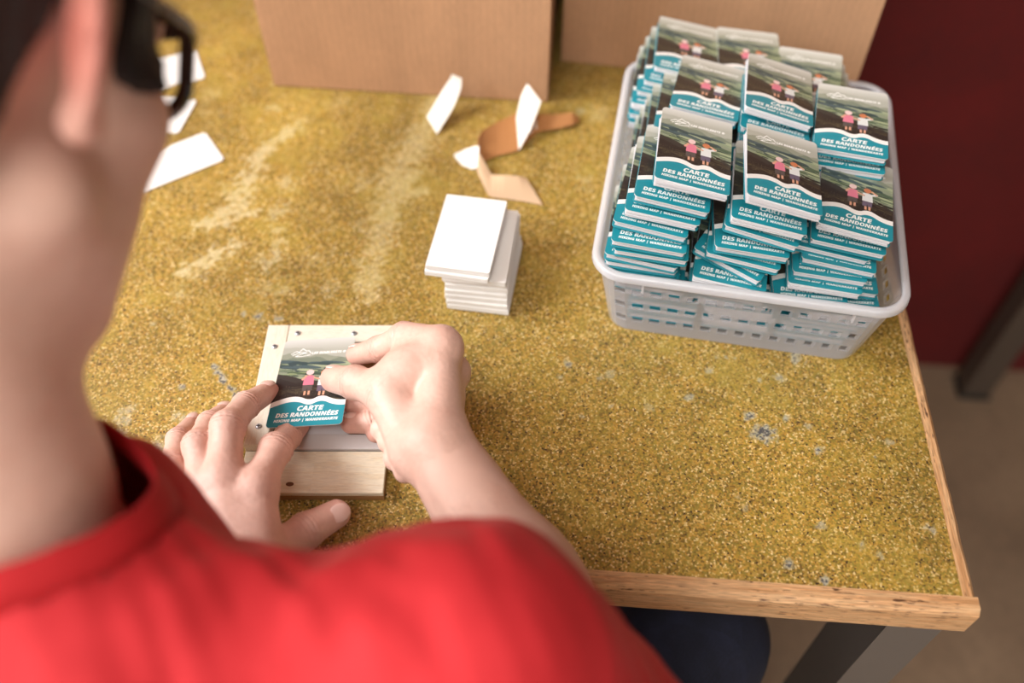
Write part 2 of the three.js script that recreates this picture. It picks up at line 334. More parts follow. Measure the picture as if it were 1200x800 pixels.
function woodTexture(s, base, dark, light, w = 1024, h = 128, grain = 1, nicks = 0, fine = 0.16) {   // grain along u
  return dataTexture(w, h, (x, y) => {
    const warp = 6 * fbm(x / 170, y / 40, s + 3, 3), f = fbm(x / 60, (y + warp * 3) / 3.2 * grain, s, 4), q = fbm(x / 14, y / 1.3, s + 9, 2), r = fbm(x / 300, y / 30, s + 14, 3);
    let c = mix3(dark, base, smooth(0.2, 0.62, f)); c = mix3(c, light, 0.55 * smooth(0.45, 0.8, r));
    const k = 0.95 + fine * (q - 0.5) * 2;
    c = [c[0] * k, c[1] * k, c[2] * k];
    if (nicks) { const n = fbm(x / 16, y / 2.4, s + 20, 3) + 0.25 * vnoise(x / 120, y / 30, s + 29); const d = smooth(0.86 - 0.02 * nicks, 0.97, n); c = mix3(c, [72, 44, 26], d * 0.8); }
    return c;
  });
}
const edgeMap = woodTexture(301, [224, 178, 130], [206, 152, 102], [236, 200, 156], 1024, 256, 1, 1);
edgeMap.repeat.set(1 / 0.5, 1 / 0.1);
M.edge = std(0xffffff, 0.55, { map: edgeMap, bumpMap: edgeMap, bumpScale: 0.00012 });
M.steel = std(0x77706a, 0.45, { metalness: 0.35 });
const TL = 1.5, TDEP = 0.757, STRIP = 0.0095, FRONT = 0.0118, TH = 0.031;
{
  const t = thing('work_table', 'large work table with speckled gold top, worn wooden edge and grey steel legs', 'table', [-TL / 2, 0, -TDEP / 2]);
  const g = box(TL - 2 * STRIP, 0.026, TDEP - FRONT - STRIP, 0, TABLE_Y - 0.0135, (STRIP - FRONT) / 2);
  const p = g.attributes.position, uv = new Float32Array(p.count * 2);
  for (let i = 0; i < p.count; i++) { uv[2 * i] = (p.getX(i) - TL / 2 + TW) / TW; uv[2 * i + 1] = -(p.getZ(i) - TDEP / 2) / TD; }
  g.setAttribute('uv', new THREE.BufferAttribute(uv, 2));
  mesh('tabletop', g, M.top, t);
  const strip = (len, wid, x, z, turn, du) => {                    // bumpy worn arris: the strip's upper outer edge is planed off unevenly
    const n = Math.round(len / 0.006), prof = [[0, -1, 0], [0, 0, 0], [1, 0, 0], [1, 0, 1], [1, -1, 0]];
    const P = [], U = [], I = [];
    for (let i = 0; i <= n; i++) {
      const s = i / n * len - len / 2, wear = 0.0022 + 0.0026 * fbm(s * 60, 0.5, 410 + du, 4), end = Math.min(1, Math.min(i, n - i) / 1.2);
      const ring = [[0, -TH], [0, 0], [wid - wear, 0], [wid, -wear * 1.25], [wid, -TH + 0.001], [wid - 0.001, -TH]];
      let v = 0;
      ring.forEach(([a, b], k) => { if (k) v += Math.hypot(a - ring[k - 1][0], b - ring[k - 1][1]); P.push(s, TABLE_Y + b, a); U.push(s + du, v); });
    }
    const m = 6;
    for (let i = 0; i < n; i++) for (let k = 0; k < m; k++) { const a = i * m + k, b = i * m + (k + 1) % m, c = a + m, d = b + m; I.push(a, b, c, b, d, c); }
    for (let k = 1; k < m - 1; k++) { I.push(0, k + 1, k); I.push(n * m, n * m + k, n * m + k + 1); }
    let sg = new THREE.BufferGeometry();
    sg.setAttribute('position', new THREE.Float32BufferAttribute(P, 3)); sg.setAttribute('uv', new THREE.Float32BufferAttribute(U, 2)); sg.setIndex(I);
    sg = sg.toNonIndexed(); sg.computeVertexNormals();
    sg.rotateY(turn); sg.translate(x, 0, z);
    return sg;
  };
  mesh('edge_strip', strip(TL, FRONT, 0, TDEP / 2 - FRONT, 0, 0.1), M.edge, t);
  mesh('edge_strip', strip(TDEP - FRONT, STRIP, TL / 2 - STRIP, -FRONT / 2, Math.PI / 2, 0.7), M.edge, t);
  mesh('edge_strip', strip(TDEP - FRONT, STRIP, -TL / 2 + STRIP, -FRONT / 2, -Math.PI / 2, 1.3), M.edge, t);
  mesh('edge_strip', strip(TL - 2 * STRIP, STRIP, 0, -TDEP / 2 + STRIP, Math.PI, 1.9), M.edge, t);
  for (const [sx, sz] of [[1, 1], [-1, 1], [1, -1], [-1, -1]]) {
    const lx = sx * (TL / 2 - 0.0235), lz = sz * (TDEP / 2 - 0.035);
    const leg = mesh('leg', bevelBox(0.038, TABLE_Y - TH - 0.008, 0.052, 0.002, lx, (TABLE_Y - TH + 0.008) / 2, lz), M.steel, t);
    mesh('foot_pad', bevelBox(0.044, 0.008, 0.056, 0.002, lx, 0.004, lz), std(0x1c1a19, 0.6), leg);
  }
  mesh('frame_rail', bevelBox(TL - 0.12, 0.04, 0.025, 0.002, 0, TABLE_Y - TH - 0.02, -TDEP / 2 + 0.08), M.steel, t);
  mesh('frame_rail', bevelBox(0.025, 0.04, TDEP - 0.18, 0.002, -TL / 2 + 0.03, TABLE_Y - TH - 0.02, 0), M.steel, t);
}
// a second piece of furniture's leg stands against the red wall, right of the table
{
  const t = thing('steel_bench', 'grey steel bench frame standing against the red wall beyond the table', 'bench', [0.83, 0, -0.762]);
  const bx = (w, h, d, x, y, z) => bevelBox(w, h, d, 0.003, x, y, z);
  const bm = std(0x574a40, 0.55, { metalness: 0.2 });
  for (const [x, z] of [[-0.385, 0.03], [0.385, 0.03]]) { const l = mesh('leg', bx(0.045, 0.892, 0.04, x, 0.454, z), bm, t); mesh('foot_pad', bx(0.055, 0.008, 0.05, x, 0.004, z), std(0x1c1a19, 0.6), l); }
  mesh('bench_top', bx(0.86, 0.03, 0.06, 0, 0.915, 0.025), bm, t);
}

// ------------------------------------------------------------------ cardboard boxes
const cardMap = dataTexture(512, 512, (x, y) => {
  const f = fbm(x / 50, y / 90, 500, 4), q = fbm(x / 2.5, y / 7, 510, 2), s = Math.sin(x / 512 * Math.PI * 2 * 44);
  const k = 0.95 + 0.1 * (f - 0.5) + 0.07 * (q - 0.5) + 0.012 * s;
  return [188 * k, 144 * k, 108 * k];
});
cardMap.repeat.set(1 / 0.3, 1 / 0.3);
M.card = std(0xffffff, 0.85, { map: cardMap, bumpMap: cardMap, bumpScale: 0.00012 });
M.cardEdge = std(0xc9a27a, 0.9);
function carton(label, w, h, d, x, z, turn) {
  const t = thing('cardboard_box', label, 'box', [x, TABLE_Y, z], turn);     // x, z: the middle of its front edge
  const k = 0.004;
  mesh('front_panel', bevelBox(w, h, k, 0.0012, 0, h / 2, -k / 2), M.card, t);
  mesh('back_panel', bevelBox(w, h, k, 0.0012, 0, h / 2, -d + k / 2), M.card, t);
  for (const s of [-1, 1]) mesh('side_panel', bevelBox(k, h, d - 2 * k, 0.0012, s * (w / 2 - k / 2), h / 2, -d / 2), M.card, t);
  mesh('bottom_panel', box(w - 2 * k, k, d - 2 * k, 0, k / 2 + 0.0005, -d / 2), M.cardEdge, t);
  for (const s of [-1, 1]) mesh('top_flap', bevelBox(w - 0.002, k, d / 2 - 0.002, 0.0012, 0, h + k / 2, -d / 2 + s * d / 4), M.card, t);
}
carton('left cardboard box with its plain face towards the sitter', 0.276, 0.26, 0.24, -0.446, -0.5028, rad(-1));
carton('right cardboard box behind the plastic basket, against the red wall', 0.296, 0.26, 0.2, -0.150, -0.5545, rad(-5.4));

// ------------------------------------------------------------------ paper scraps and blank cards
M.paper = std(0xf1eeea, 0.75);
M.kraft = std(0xb27a48, 0.7);
M.scrapWhite = std(0xeee6dc, 0.8);
function ribbon(rows, seg = 4, thick = 0.0004) {                  // a paper strip through pairs of edge points; groups: 0 upper face and rim, 1 lower face
  const L = new THREE.CatmullRomCurve3(rows.map((r) => V(...up(r[0]))), false, 'catmullrom', 0.3), Rr = new THREE.CatmullRomCurve3(rows.map((r) => V(...up(r[1]))), false, 'catmullrom', 0.3);
  const n = (rows.length - 1) * seg, P = [], top = [], bot = [], rim = [];
  for (let i = 0; i <= n; i++) {
    const a = L.getPoint(i / n), b = Rr.getPoint(i / n), a2 = L.getPoint(Math.min(1, i / n + 0.02)), a1 = L.getPoint(Math.max(0, i / n - 0.02));
    const nn = a2.sub(a1).cross(b.clone().sub(a)).normalize(); if (nn.y < 0) nn.negate();
    for (const q of [a, b]) { P.push(q.x, q.y, q.z); }
    for (const q of [a, b]) { P.push(q.x - nn.x * thick, q.y - nn.y * thick, q.z - nn.z * thick); }
  }
  const tri = (A, a, b, c, d) => A.push(a, b, c, b, d, c);
  for (let i = 0; i < n; i++) { const o = 4 * i; tri(top, o, o + 1, o + 4, o + 5); tri(bot, o + 3, o + 2, o + 7, o + 6); tri(rim, o + 1, o + 3, o + 5, o + 7); tri(rim, o + 2, o, o + 6, o + 4); }
  tri(rim, 0, 2, 1, 3); tri(rim, 4 * n, 4 * n + 1, 4 * n + 2, 4 * n + 3);
  let g = new THREE.BufferGeometry(); g.setAttribute('position', new THREE.Float32BufferAttribute(P, 3)); g.setIndex([...top, ...rim, ...bot]);
  g = g.toNonIndexed(); g.computeVertexNormals();
  g.addGroup(0, top.length + rim.length, 0); g.addGroup(top.length + rim.length, bot.length, 1);
  return g;
}
function scrap(label, group, parts) {
  const c = parts[0][1][0][0], t = thing('paper_scrap', label, 'paper scrap', [c[0], TABLE_Y, c[2]], 0, group);
  for (const [name, rows, mats] of parts) { const g = ribbon(rows); g.translate(-c[0], -TABLE_Y, -c[2]); mesh(name, g, mats, t); }
}
scrap('longer brown kraft tape scrap with an upright white folded end', null, [
  ['kraft_strip', [[[-0.2754, 0.0030, -0.4753], [-0.2744, 0.0010, -0.4740]], [[-0.2824, 0.0100, -0.4737], [-0.2809, 0.0040, -0.4634]], [[-0.2995, 0.0100, -0.4698], [-0.2986, 0.0040, -0.4557]], [[-0.3160, 0.0080, -0.4711], [-0.3147, 0.0030, -0.4507]], [[-0.3344, 0.0060, -0.4748], [-0.3316, 0.0020, -0.4247]], [[-0.3521, 0.0080, -0.4581], [-0.3503, 0.0020, -0.4161]], [[-0.3651, 0.0120, -0.4397], [-0.3623, 0.0020, -0.4080]], [[-0.3692, 0.0140, -0.4247], [-0.3682, 0.0080, -0.4125]]], [M.kraft, M.scrapWhite]],
  ['folded_end', [[[-0.3364, 0.0065, -0.4669], [-0.3308, 0.0025, -0.4248]], [[-0.3325, 0.0220, -0.4804], [-0.3209, 0.0140, -0.4431]], [[-0.3272, 0.0320, -0.4860], [-0.3129, 0.0260, -0.4677]]], [M.scrapWhite, M.scrapWhite]],
]);
scrap('smaller white tape scrap tinted beige for shade, folded open in front of the brown one', null, [
  ['tape_strip', [[[-0.3666, 0.0140, -0.4057], [-0.3670, 0.0040, -0.3913]], [[-0.3597, 0.0080, -0.3978], [-0.3602, 0.0020, -0.3768]], [[-0.3533, 0.0040, -0.3877], [-0.3526, 0.0010, -0.3617]], [[-0.3419, 0.0080, -0.3830], [-0.3377, 0.0010, -0.3595]], [[-0.3287, 0.0080, -0.3829], [-0.3206, 0.0010, -0.3575]], [[-0.3209, 0.0050, -0.3834], [-0.3044, 0.0010, -0.3543]]], [std(0xcfae8c, 0.8), std(0xcfae8c, 0.8)]],  // white tape; the beige paints in shade on its turned-away face
  ['folded_end', [[[-0.3909, 0.0030, -0.4130], [-0.3897, 0.0030, -0.4095]], [[-0.3808, 0.0060, -0.4175], [-0.3825, 0.0010, -0.4017]], [[-0.3708, 0.0120, -0.4160], [-0.3724, 0.0010, -0.3966]], [[-0.3668, 0.0140, -0.4128], [-0.3672, 0.0040, -0.3960]]], [M.scrapWhite, M.kraft]],
]);
scrap('narrow white paper strip standing up before the left cardboard box', null, [['strip', [[[-0.3988, 0.0400, -0.4842], [-0.3900, 0.0360, -0.4837]], [[-0.4023, 0.0340, -0.4828], [-0.3906, 0.0280, -0.4786]], [[-0.4110, 0.0200, -0.4797], [-0.3982, 0.0130, -0.4663]], [[-0.4229, 0.0060, -0.4616], [-0.4109, 0.0010, -0.4433]]], [M.scrapWhite, M.scrapWhite]]]);
function blankCard(label, x, z, turn, w, d) {
  const t = thing('blank_card', label, 'card', [x, TABLE_Y + 0.0002, z], turn);
  mesh('card', plate(w, d, 0.0007, 0.004), M.paper, t);
}
blankCard('largest visible white blank card lying on the table, nearest of the three cards', -0.6504, -0.386, rad(-51.7), 0.047, 0.08);
blankCard('middle of the three white blank cards lying left by the glasses', -0.697, -0.454, rad(-94), 0.051, 0.08);
blankCard('farthest white blank card on the table, seen just beside the glasses', -0.704, -0.5166, rad(-63), 0.05, 0.08);

// ------------------------------------------------------------------ folding map: print, sheets, covers
const CW = 0.054, CH = 0.086, MT = 0.0060;                         // cover width, cover length, thickness of a map
const coverMap = (() => {
  const W = 768, H = 1224, c = document.createElement('canvas'); c.width = W; c.height = H;
  const g = c.getContext('2d');
  const sky = g.createLinearGradient(0, 0, 0, 330); sky.addColorStop(0, '#d8d8d2'); sky.addColorStop(0.45, '#b9b9ad'); sky.addColorStop(1, '#8d9284');
  g.fillStyle = sky; g.fillRect(0, 0, W, H);
  const ridge = (y0, amp, f, s, col, slope = 0) => { g.fillStyle = col; g.beginPath(); g.moveTo(0, H); for (let x = 0; x <= W; x += 6) g.lineTo(x, y0 + slope * x - amp * (fbm(x / f, 0.3, s, 4) - 0.5) * 2); g.lineTo(W, H); g.closePath(); g.fill(); };
  ridge(120, 60, 170, 1, '#b2b3a6', 0.08); ridge(200, 70, 150, 2, '#959a88', 0.10); ridge(270, 60, 130, 3, '#7d8775', 0.08);
  ridge(310, 46, 100, 4, '#8b947c', 0.12);
  const blots = (n, y0, y1, cols, s, rx, ry, slope = 0) => { for (let i = 0; i < n; i++) { g.fillStyle = cols[Math.floor(hash(i, s, 1) * cols.length)]; const x = hash(i, s, 2) * W; g.beginPath(); g.ellipse(x, y0 + slope * x + hash(i, s, 3) * (y1 - y0), rx * (0.4 + hash(i, s, 4)), ry * (0.4 + hash(i, s, 5)), 0.14, 0, 7); g.fill(); } };
  blots(46, 290, 470, ['#4d6062', '#3c4f50', '#a3ac8c', '#6d8070', '#8d9a7c', '#47594f'], 11, 120, 19, 0.12);
  blots(60, 420, 640, ['#4c5f4e', '#8b976f', '#3a4a40', '#a3ad88', '#6a7a60', '#56694f'], 12, 95, 13, 0.1);
  ridge(500, 26, 120, 6, '#3a3833', 0.30);
  ridge(560, 40, 90, 7, '#2f2b27', 0.26);
  blots(160, 640, 960, ['#332f28', '#423c30', '#272320', '#4e4736'], 13, 46, 8);
  for (let i = 0; i < 420; i++) { g.fillStyle = ['#5a5240', '#2a2620', '#6d644c', '#3c352b'][i % 4]; const x = hash(i, 3, 9) * W, y = 640 + 0.22 * x + hash(i, 4, 9) * 260; g.fillRect(x, y, 3, 10 + 16 * hash(i, 5, 9)); }
  // two small hikers seen from behind
  const kid = (x0, y0, cap, shirt, shorts, arm) => {
    g.save(); g.translate(x0, y0 + 300); g.scale(1.16, 1.16); g.translate(-x0, -y0 - 300); const x = x0, y = y0;
    g.fillStyle = '#d9a184'; g.fillRect(x - 26, y + 226, 20, 74); g.fillRect(x + 10, y + 222, 20, 76);
    g.fillStyle = '#4a3a34'; g.fillRect(x - 30, y + 286, 28, 16); g.fillRect(x + 8, y + 284, 28, 16);
    g.fillStyle = shorts; g.beginPath(); g.moveTo(x - 44, y + 150); g.lineTo(x + 44, y + 150); g.lineTo(x + 42, y + 236); g.lineTo(x + 6, y + 238); g.lineTo(x, y + 200); g.lineTo(x - 8, y + 240); g.lineTo(x - 46, y + 236); g.closePath(); g.fill();
    g.fillStyle = shirt; g.beginPath(); g.moveTo(x - 44, y + 58); g.quadraticCurveTo(x, y + 38, x + 44, y + 58); g.lineTo(x + 50, y + 166); g.lineTo(x - 48, y + 166); g.closePath(); g.fill();
    g.strokeStyle = shirt; g.lineCap = 'round'; g.lineWidth = 26; g.beginPath(); g.moveTo(...arm[0]); g.lineTo(...arm[1]); g.stroke();
    g.strokeStyle = '#dba487'; g.lineWidth = 20; g.beginPath(); g.moveTo(...arm[1]); g.lineTo(...arm[2]); g.stroke();
    g.fillStyle = '#caa07f'; g.fillRect(x - 12, y + 26, 24, 26);
    g.fillStyle = cap; g.beginPath(); g.ellipse(x, y + 12, 35, 32, 0, 0, 7); g.fill(); g.restore();
  };
  kid(500, 540, '#c97c55', '#dfe0dd', '#6a6071', [[535, 608], [583, 586], [543, 556]]);
  kid(345, 528, '#e9c9c6', '#de7f93', '#5c5350', [[313, 597], [289, 623], [313, 583]]);
  g.strokeStyle = '#dba487'; g.lineWidth = 20; g.beginPath(); g.moveTo(388, 566); g.lineTo(472, 600); g.stroke();
  // white wave and teal foot
  const wave = (y) => { g.beginPath(); g.moveTo(0, y + 40); g.bezierCurveTo(110, y - 10, 210, y - 60, 320, y - 10); g.quadraticCurveTo(400, y + 40, 455, y - 6); g.quadraticCurveTo(520, y - 46, 590, y); g.quadraticCurveTo(680, y + 50, W, y + 40); g.lineTo(W, H); g.lineTo(0, H); g.closePath(); };
  g.fillStyle = '#f4f1ec'; wave(858); g.fill();
  g.fillStyle = '#1f8d9c'; wave(928); g.fill();
  const text = (s, x, y, px, align, sx = 1) => { g.save(); g.translate(x, y); g.transform(sx, 0, -0.16, 1, 0, 0); g.font = `bold ${px}px sans-serif`; g.textAlign = align; g.fillStyle = '#f6f6f2'; g.fillText(s, 0, 0); g.strokeStyle = '#f6f6f2'; g.lineWidth = px * 0.05; g.strokeText(s, 0, 0); g.restore(); };
  text('CARTE', 412, 1020, 84, 'center', 1.06);
  text('DES RANDONNÉES', 390, 1098, 74, 'center', 0.98);
  text('HIKING MAP | WANDERKARTE', 390, 1160, 46, 'center', 0.98);
  text('LES DIABLERETS ®', 318, 226, 44, 'left', 0.96);
  g.strokeStyle = '#f6f6f2'; g.lineWidth = 11; g.lineJoin = 'round';
  g.beginPath(); g.moveTo(96, 216); g.lineTo(150, 176); g.lineTo(178, 190); g.lineTo(216, 138); g.lineTo(258, 176); g.lineTo(284, 170); g.lineTo(312, 212); g.stroke();
  g.beginPath(); g.moveTo(112, 236); g.quadraticCurveTo(200, 180, 262, 204); g.quadraticCurveTo(200, 214, 150, 250); g.quadraticCurveTo(230, 262, 306, 232); g.stroke();
  const t = new THREE.CanvasTexture(c); t.colorSpace = THREE.SRGBColorSpace; t.anisotropy = 8;
  return t;
})();
M.coverTop = phys(0xffffff, 0.42, { map: coverMap, clearcoat: 0.25, clearcoatRoughness: 0.3 });
M.coverEdge = std(0xd8d8d6, 0.7);
M.coverBack = std(0x2a8c9a, 0.5);
M.sheet = std(0xd6d5d8, 0.72);
const coverGeo = plate(CW, CH, 0.0007, 0.003);
{ // front: printed face in group 0, rim and inside in group 1
  const idx = [], rim = [], p = coverGeo.attributes.position, n = coverGeo.attributes.normal;
  for (let i = 0; i < p.count; i += 3) (n.getY(i) > 0.9 && n.getY(i + 1) > 0.9 ? idx : rim).push(i, i + 1, i + 2);
  coverGeo.setIndex([...idx, ...rim]); coverGeo.clearGroups(); coverGeo.addGroup(0, idx.length, 0); coverGeo.addGroup(idx.length, rim.length, 1);
}
const backGeo = plate(CW, CH, 0.0007, 0.003);
function foldedSheets(w, d, t, n, jitter) {                        // accordion of folded sheets: leaves joined left and right in turn
  const gs = [], pitch = t / n;
  for (let i = 0; i < n; i++) {
    const dx = rr(-jitter, jitter), dz = rr(-jitter, jitter);
    gs.push(box(w, pitch * 0.6, d, dx, pitch * (i + 0.5), dz));
    if (i) gs.push(box(0.0012, pitch * 1.2, d - 0.001, (i % 2 ? 1 : -1) * (w / 2 - 0.0006), pitch * i, 0));
  }
  return mergeGeometries(gs);
}
const sheetGeos = [0, 1, 2].map(() => foldedSheets(0.0505, 0.0805, MT - 0.0016, 4, 0.0006));
function makeMap(v) {                                              // v: how the folded sheet sits between the covers
  const o = new THREE.Group(); o.rotation.order = 'YXZ';
  const [dx, dz, dyaw, lift] = [[0, 0.0018, 0, 0], [-0.0012, 0.0032, 0.014, 0.012], [0.0008, 0.0010, -0.012, 0.006], [-0.001, 0.0058, 0.02, 0.03]][v];
  const b = mesh('back_cover', backGeo, M.coverBack, o);
  const s = mesh('folded_sheet', sheetGeos[v % 3], M.sheet, o); s.position.set(dx, 0.0008, dz); s.rotation.y = dyaw;
  const f = mesh('front_cover', coverGeo, [M.coverTop, M.coverEdge], o); f.position.set(0, MT - 0.0007, 0); f.rotation.z = -lift * 0.4; f.rotation.x = lift * 0.3;
  return o;
}
const protoMaps = [0, 1, 2, 3].map(makeMap);
const centre = V(0, 0, 0);
function placeMap(spec, label, group, v) {                         // spec: centre of the front cover above the table, yaw, pitch, roll in degrees
  const [x, y, z, yaw, pitch, roll] = spec, o = protoMaps[v].clone();
  o.name = numbered('hiking_map'); o.rotation.order = 'YXZ'; o.rotation.set(rad(pitch), rad(yaw), rad(roll));
  centre.set(0, -MT, 0).applyEuler(o.rotation);
  o.position.set(x + centre.x, y + TABLE_Y + centre.y, z + centre.z);
  scene.add(tag(o, label, 'map', group));
  return o;
}
const ORD = ['top', 'second', 'third', 'fourth', 'fifth', 'sixth', 'seventh', 'eighth', 'ninth', 'tenth', 'eleventh'];
// nine stacks in the basket: seen maps top down, then the buried ones down to the basket's floor; base is where the lowest lies
const STACKS = [
  { n: 'front left', look: 'front left stack, with white sheets showing under its cover', top: [
    [-0.1935, 0.1371, -0.2785, -5.9, -4.6, -8.3], [-0.2049, 0.125, -0.2722, -7.4, -4, -7], [-0.2107, 0.117, -0.268, -7.1, -3, -6], [-0.2166, 0.109, -0.264, -9.6, -2, -5], [-0.2192, 0.100, -0.2555, -6.0, -2, -4],
    [-0.2180, 0.092, -0.2550, -4.0, -2, -4], [-0.2212, 0.083, -0.2575, -8.2, -2, -4], [-0.2222, 0.075, -0.2595, -5.2, -2, -3], [-0.2190, 0.067, -0.2575, -7.3, -2, -3]], base: [-0.198, 0.010, -0.268, -6.2, 0, 0] },
  { n: 'front middle', look: 'front middle stack, tilted down to the right', top: [
    [-0.1330, 0.1405, -0.2600, -5.5, -6, -11], [-0.1379, 0.122, -0.2608, -6.9, -2, -8], [-0.1380, 0.112, -0.2601, -11.1, -2, -8], [-0.1486, 0.100, -0.2563, -2.3, -2, -6], [-0.1486, 0.091, -0.2551, -8.9, -2, -6],
    [-0.1452, 0.082, -0.2550, -28, -2, -6], [-0.1556, 0.073, -0.2486, -9.0, -2, -4], [-0.1585, 0.064, -0.2500, -6.3, -2, -3]], base: [-0.14, 0.010, -0.262, -6.2, 0, 0] },
  { n: 'front right', look: 'front right stack, nearest the right rim of the basket', top: [
    [-0.0725, 0.1113, -0.2684, -10.8, -3.9, -6], [-0.0756, 0.100, -0.2660, -8.5, -2, -5], [-0.0842, 0.092, -0.2672, -9.5, -2, -5], [-0.0790, 0.086, -0.2607, -8.6, -2, -4], [-0.0869, 0.079, -0.2562, -4.8, -2, -3],
    [-0.0885, 0.072, -0.2511, -5.5, -2, -3], [-0.0759, 0.066, -0.2562, -3.6, -2, -3], [-0.1000, 0.062, -0.2465, -1.0, -2, -2], [-0.0760, 0.056, -0.2487, 0.4, -2, -1], [-0.0704, 0.047, -0.2483, -2.6, -2, 0]], base: [-0.082, 0.010, -0.256, -6.2, 0, 0] },
  { n: 'middle left', look: 'middle left stack, behind the tallest front left stack', top: [
    [-0.1744, 0.117, -0.3792, -10.4, -8, -5.8], [-0.187, 0.108, -0.368, -8, -5, -5], [-0.194, 0.1, -0.362, -6, -4, -4], [-0.199, 0.092, -0.357, -7, -3, -4], [-0.203, 0.084, -0.352, -6, -2, -3], [-0.206, 0.076, -0.348, -6, -1, -2]], base: [-0.193, 0.010, -0.338, -6.2, 0, 0] },
  { n: 'middle', look: 'middle stack in the centre of the basket', top: [
    [-0.1215, 0.1266, -0.3685, -7.9, -8, -10.6], [-0.123, 0.117, -0.361, -8, -5, -8], [-0.122, 0.109, -0.357, -6, -4, -6]], base: [-0.133, 0.010, -0.332, -6.2, 0, 0] },
  { n: 'middle right', look: 'middle right stack, behind the front right one', top: [
    [-0.0694, 0.1242, -0.3374, -10.5, -3.1, -0.5], [-0.0705, 0.114, -0.333, -8, -2, -1], [-0.072, 0.105, -0.331, -8, -2, -1]], base: [-0.073, 0.010, -0.326, -6.2, 0, 0] },
  { n: 'rear left', look: 'rear left stack, farthest left from the sitter', top: [
    [-0.1871, 0.1046, -0.4500, -5, -5, -8], [-0.194, 0.097, -0.444, -6, -3, -6], [-0.199, 0.090, -0.440, -7, -3, -4], [-0.203, 0.083, -0.435, -6, -2, -3], [-0.2045, 0.076, -0.431, -6, -1, -2]], base: [-0.186, 0.010, -0.410, -6.2, 0, 0] },
  { n: 'rear middle', look: 'rear middle stack, beside the rear left one', top: [
    [-0.1335, 0.1005, -0.4470, -3, -4, -3], [-0.134, 0.092, -0.440, -5, -2, -3], [-0.134, 0.084, -0.434, -6, -2, -2]], base: [-0.126, 0.010, -0.4055, -6.2, 0, 0] },
  { n: 'rear right', look: 'rear right stack, in the far right corner of the basket', top: [
    [-0.0866, 0.0990, -0.4200, -10.6, -1, 0], [-0.081, 0.091, -0.417, -8, -1, 0], [-0.076, 0.083, -0.414, -7, 0, 0]], base: [-0.068, 0.010, -0.400, -6.2, 0, 0] },
];
for (const s of STACKS) {
  const buried = `buried hiking maps of the ${s.n} stack`;
  s.top.forEach((p, k) => placeMap(p, k ? `${ORD[k]} hiking map from the top of the ${s.n} stack in the plastic basket` : `top hiking map of the ${s.look}`, `hiking maps of the ${s.n} basket stack`, k ? Math.floor(rnd() * 3) : (s.n === 'front left' || s.n === 'front middle' ? 3 : s.n === 'front right' || s.n === 'middle' ? 1 : 0)));
  const last = s.top[s.top.length - 1], n = Math.floor((last[1] - s.base[1]) / 0.0072);
  for (let k = 1; k <= n; k++) {
    const f = k / n, y = mix(last[1] - 0.0072 * 0, s.base[1], f);
    const p = s.base.map((b, i) => mix(last[i], b, i === 1 ? f : Math.min(1, f * 1.6)));
    p[1] = y; p[0] += rr(-0.0015, 0.0015); p[2] += rr(-0.0015, 0.0015); p[3] += rr(-3, 3);
    placeMap(p, `hiking map buried in the lower part of the ${s.n} stack in the basket`, buried, Math.floor(rnd() * 3));
  }
}
// the map being made: a printed cover held over the folded sheet that lies in the jig
{
  const c = thing('map_cover', 'single printed map cover held between both hands over the wooden jig', 'map cover', [-0.4606, TABLE_Y + 0.0298, -0.1290], rad(4.9));
  c.rotation.x = rad(-7.5); c.rotation.z = rad(4.2);
  mesh('cover', coverGeo, [M.coverTop, M.coverEdge], c);
  const f = thing('folded_sheet', 'folded white sheet lying in the wooden jig under the printed cover', 'folded paper', [-0.4590, TABLE_Y + 0.0063, -0.1310], rad(4.2));
  mesh('leaves', foldedSheets(0.0505, 0.0815, 0.0052, 6, 0.0003), M.sheet, f);
  mesh('outer_leaf', plate(0.0505, 0.0815, 0.0004, 0.002), M.sheet, f).position.y = 0.0052;
}

// ------------------------------------------------------------------ stack of blank folded sheets
{
  const geo = [0, 1].map(() => foldedSheets(0.05, 0.08, 0.0046, 5, 0.0003));
  const words = ['lowest', 'second lowest', 'third lowest', 'fourth lowest', 'fifth lowest', 'sixth lowest'];
  const one = (x, y, z, yaw, roll, label, k) => {
    const t = thing('folded_sheet', label, 'folded paper', [x, TABLE_Y + y, z], rad(yaw), 'blank folded sheets in the white stack');
    t.rotation.z = rad(roll);
    const m = mesh('leaves', geo[k % 2], M.paper, t); m.position.y = 0.0004;
    mesh('outer_leaf', plate(0.0505, 0.0805, 0.0004, 0.0015), M.paper, t).position.y = 0.0049;
  };
  for (let i = 0; i < 6; i++) one(-0.3478 - 0.0004 * i + rr(-0.0008, 0.0008), 0.0003 + 0.0056 * i, -0.2668 - 0.0006 * i + rr(-0.001, 0.001), -3.4 + rr(-1, 1), 0, `${words[i]} blank folded sheet in the white stack beyond the hands`, i);
  one(-0.3502, 0.0339, -0.2672, -3, 0, 'uppermost aligned blank folded sheet of the white stack, under the two shifted ones', 0);
  one(-0.3614, 0.0396, -0.2660, -6.2, 0, 'second blank folded sheet from the top of the white stack, shifted left', 1);
  one(-0.3610, 0.0453, -0.2672, -5.2, 0, 'topmost blank folded sheet of the white stack, bright and bare', 0);
}

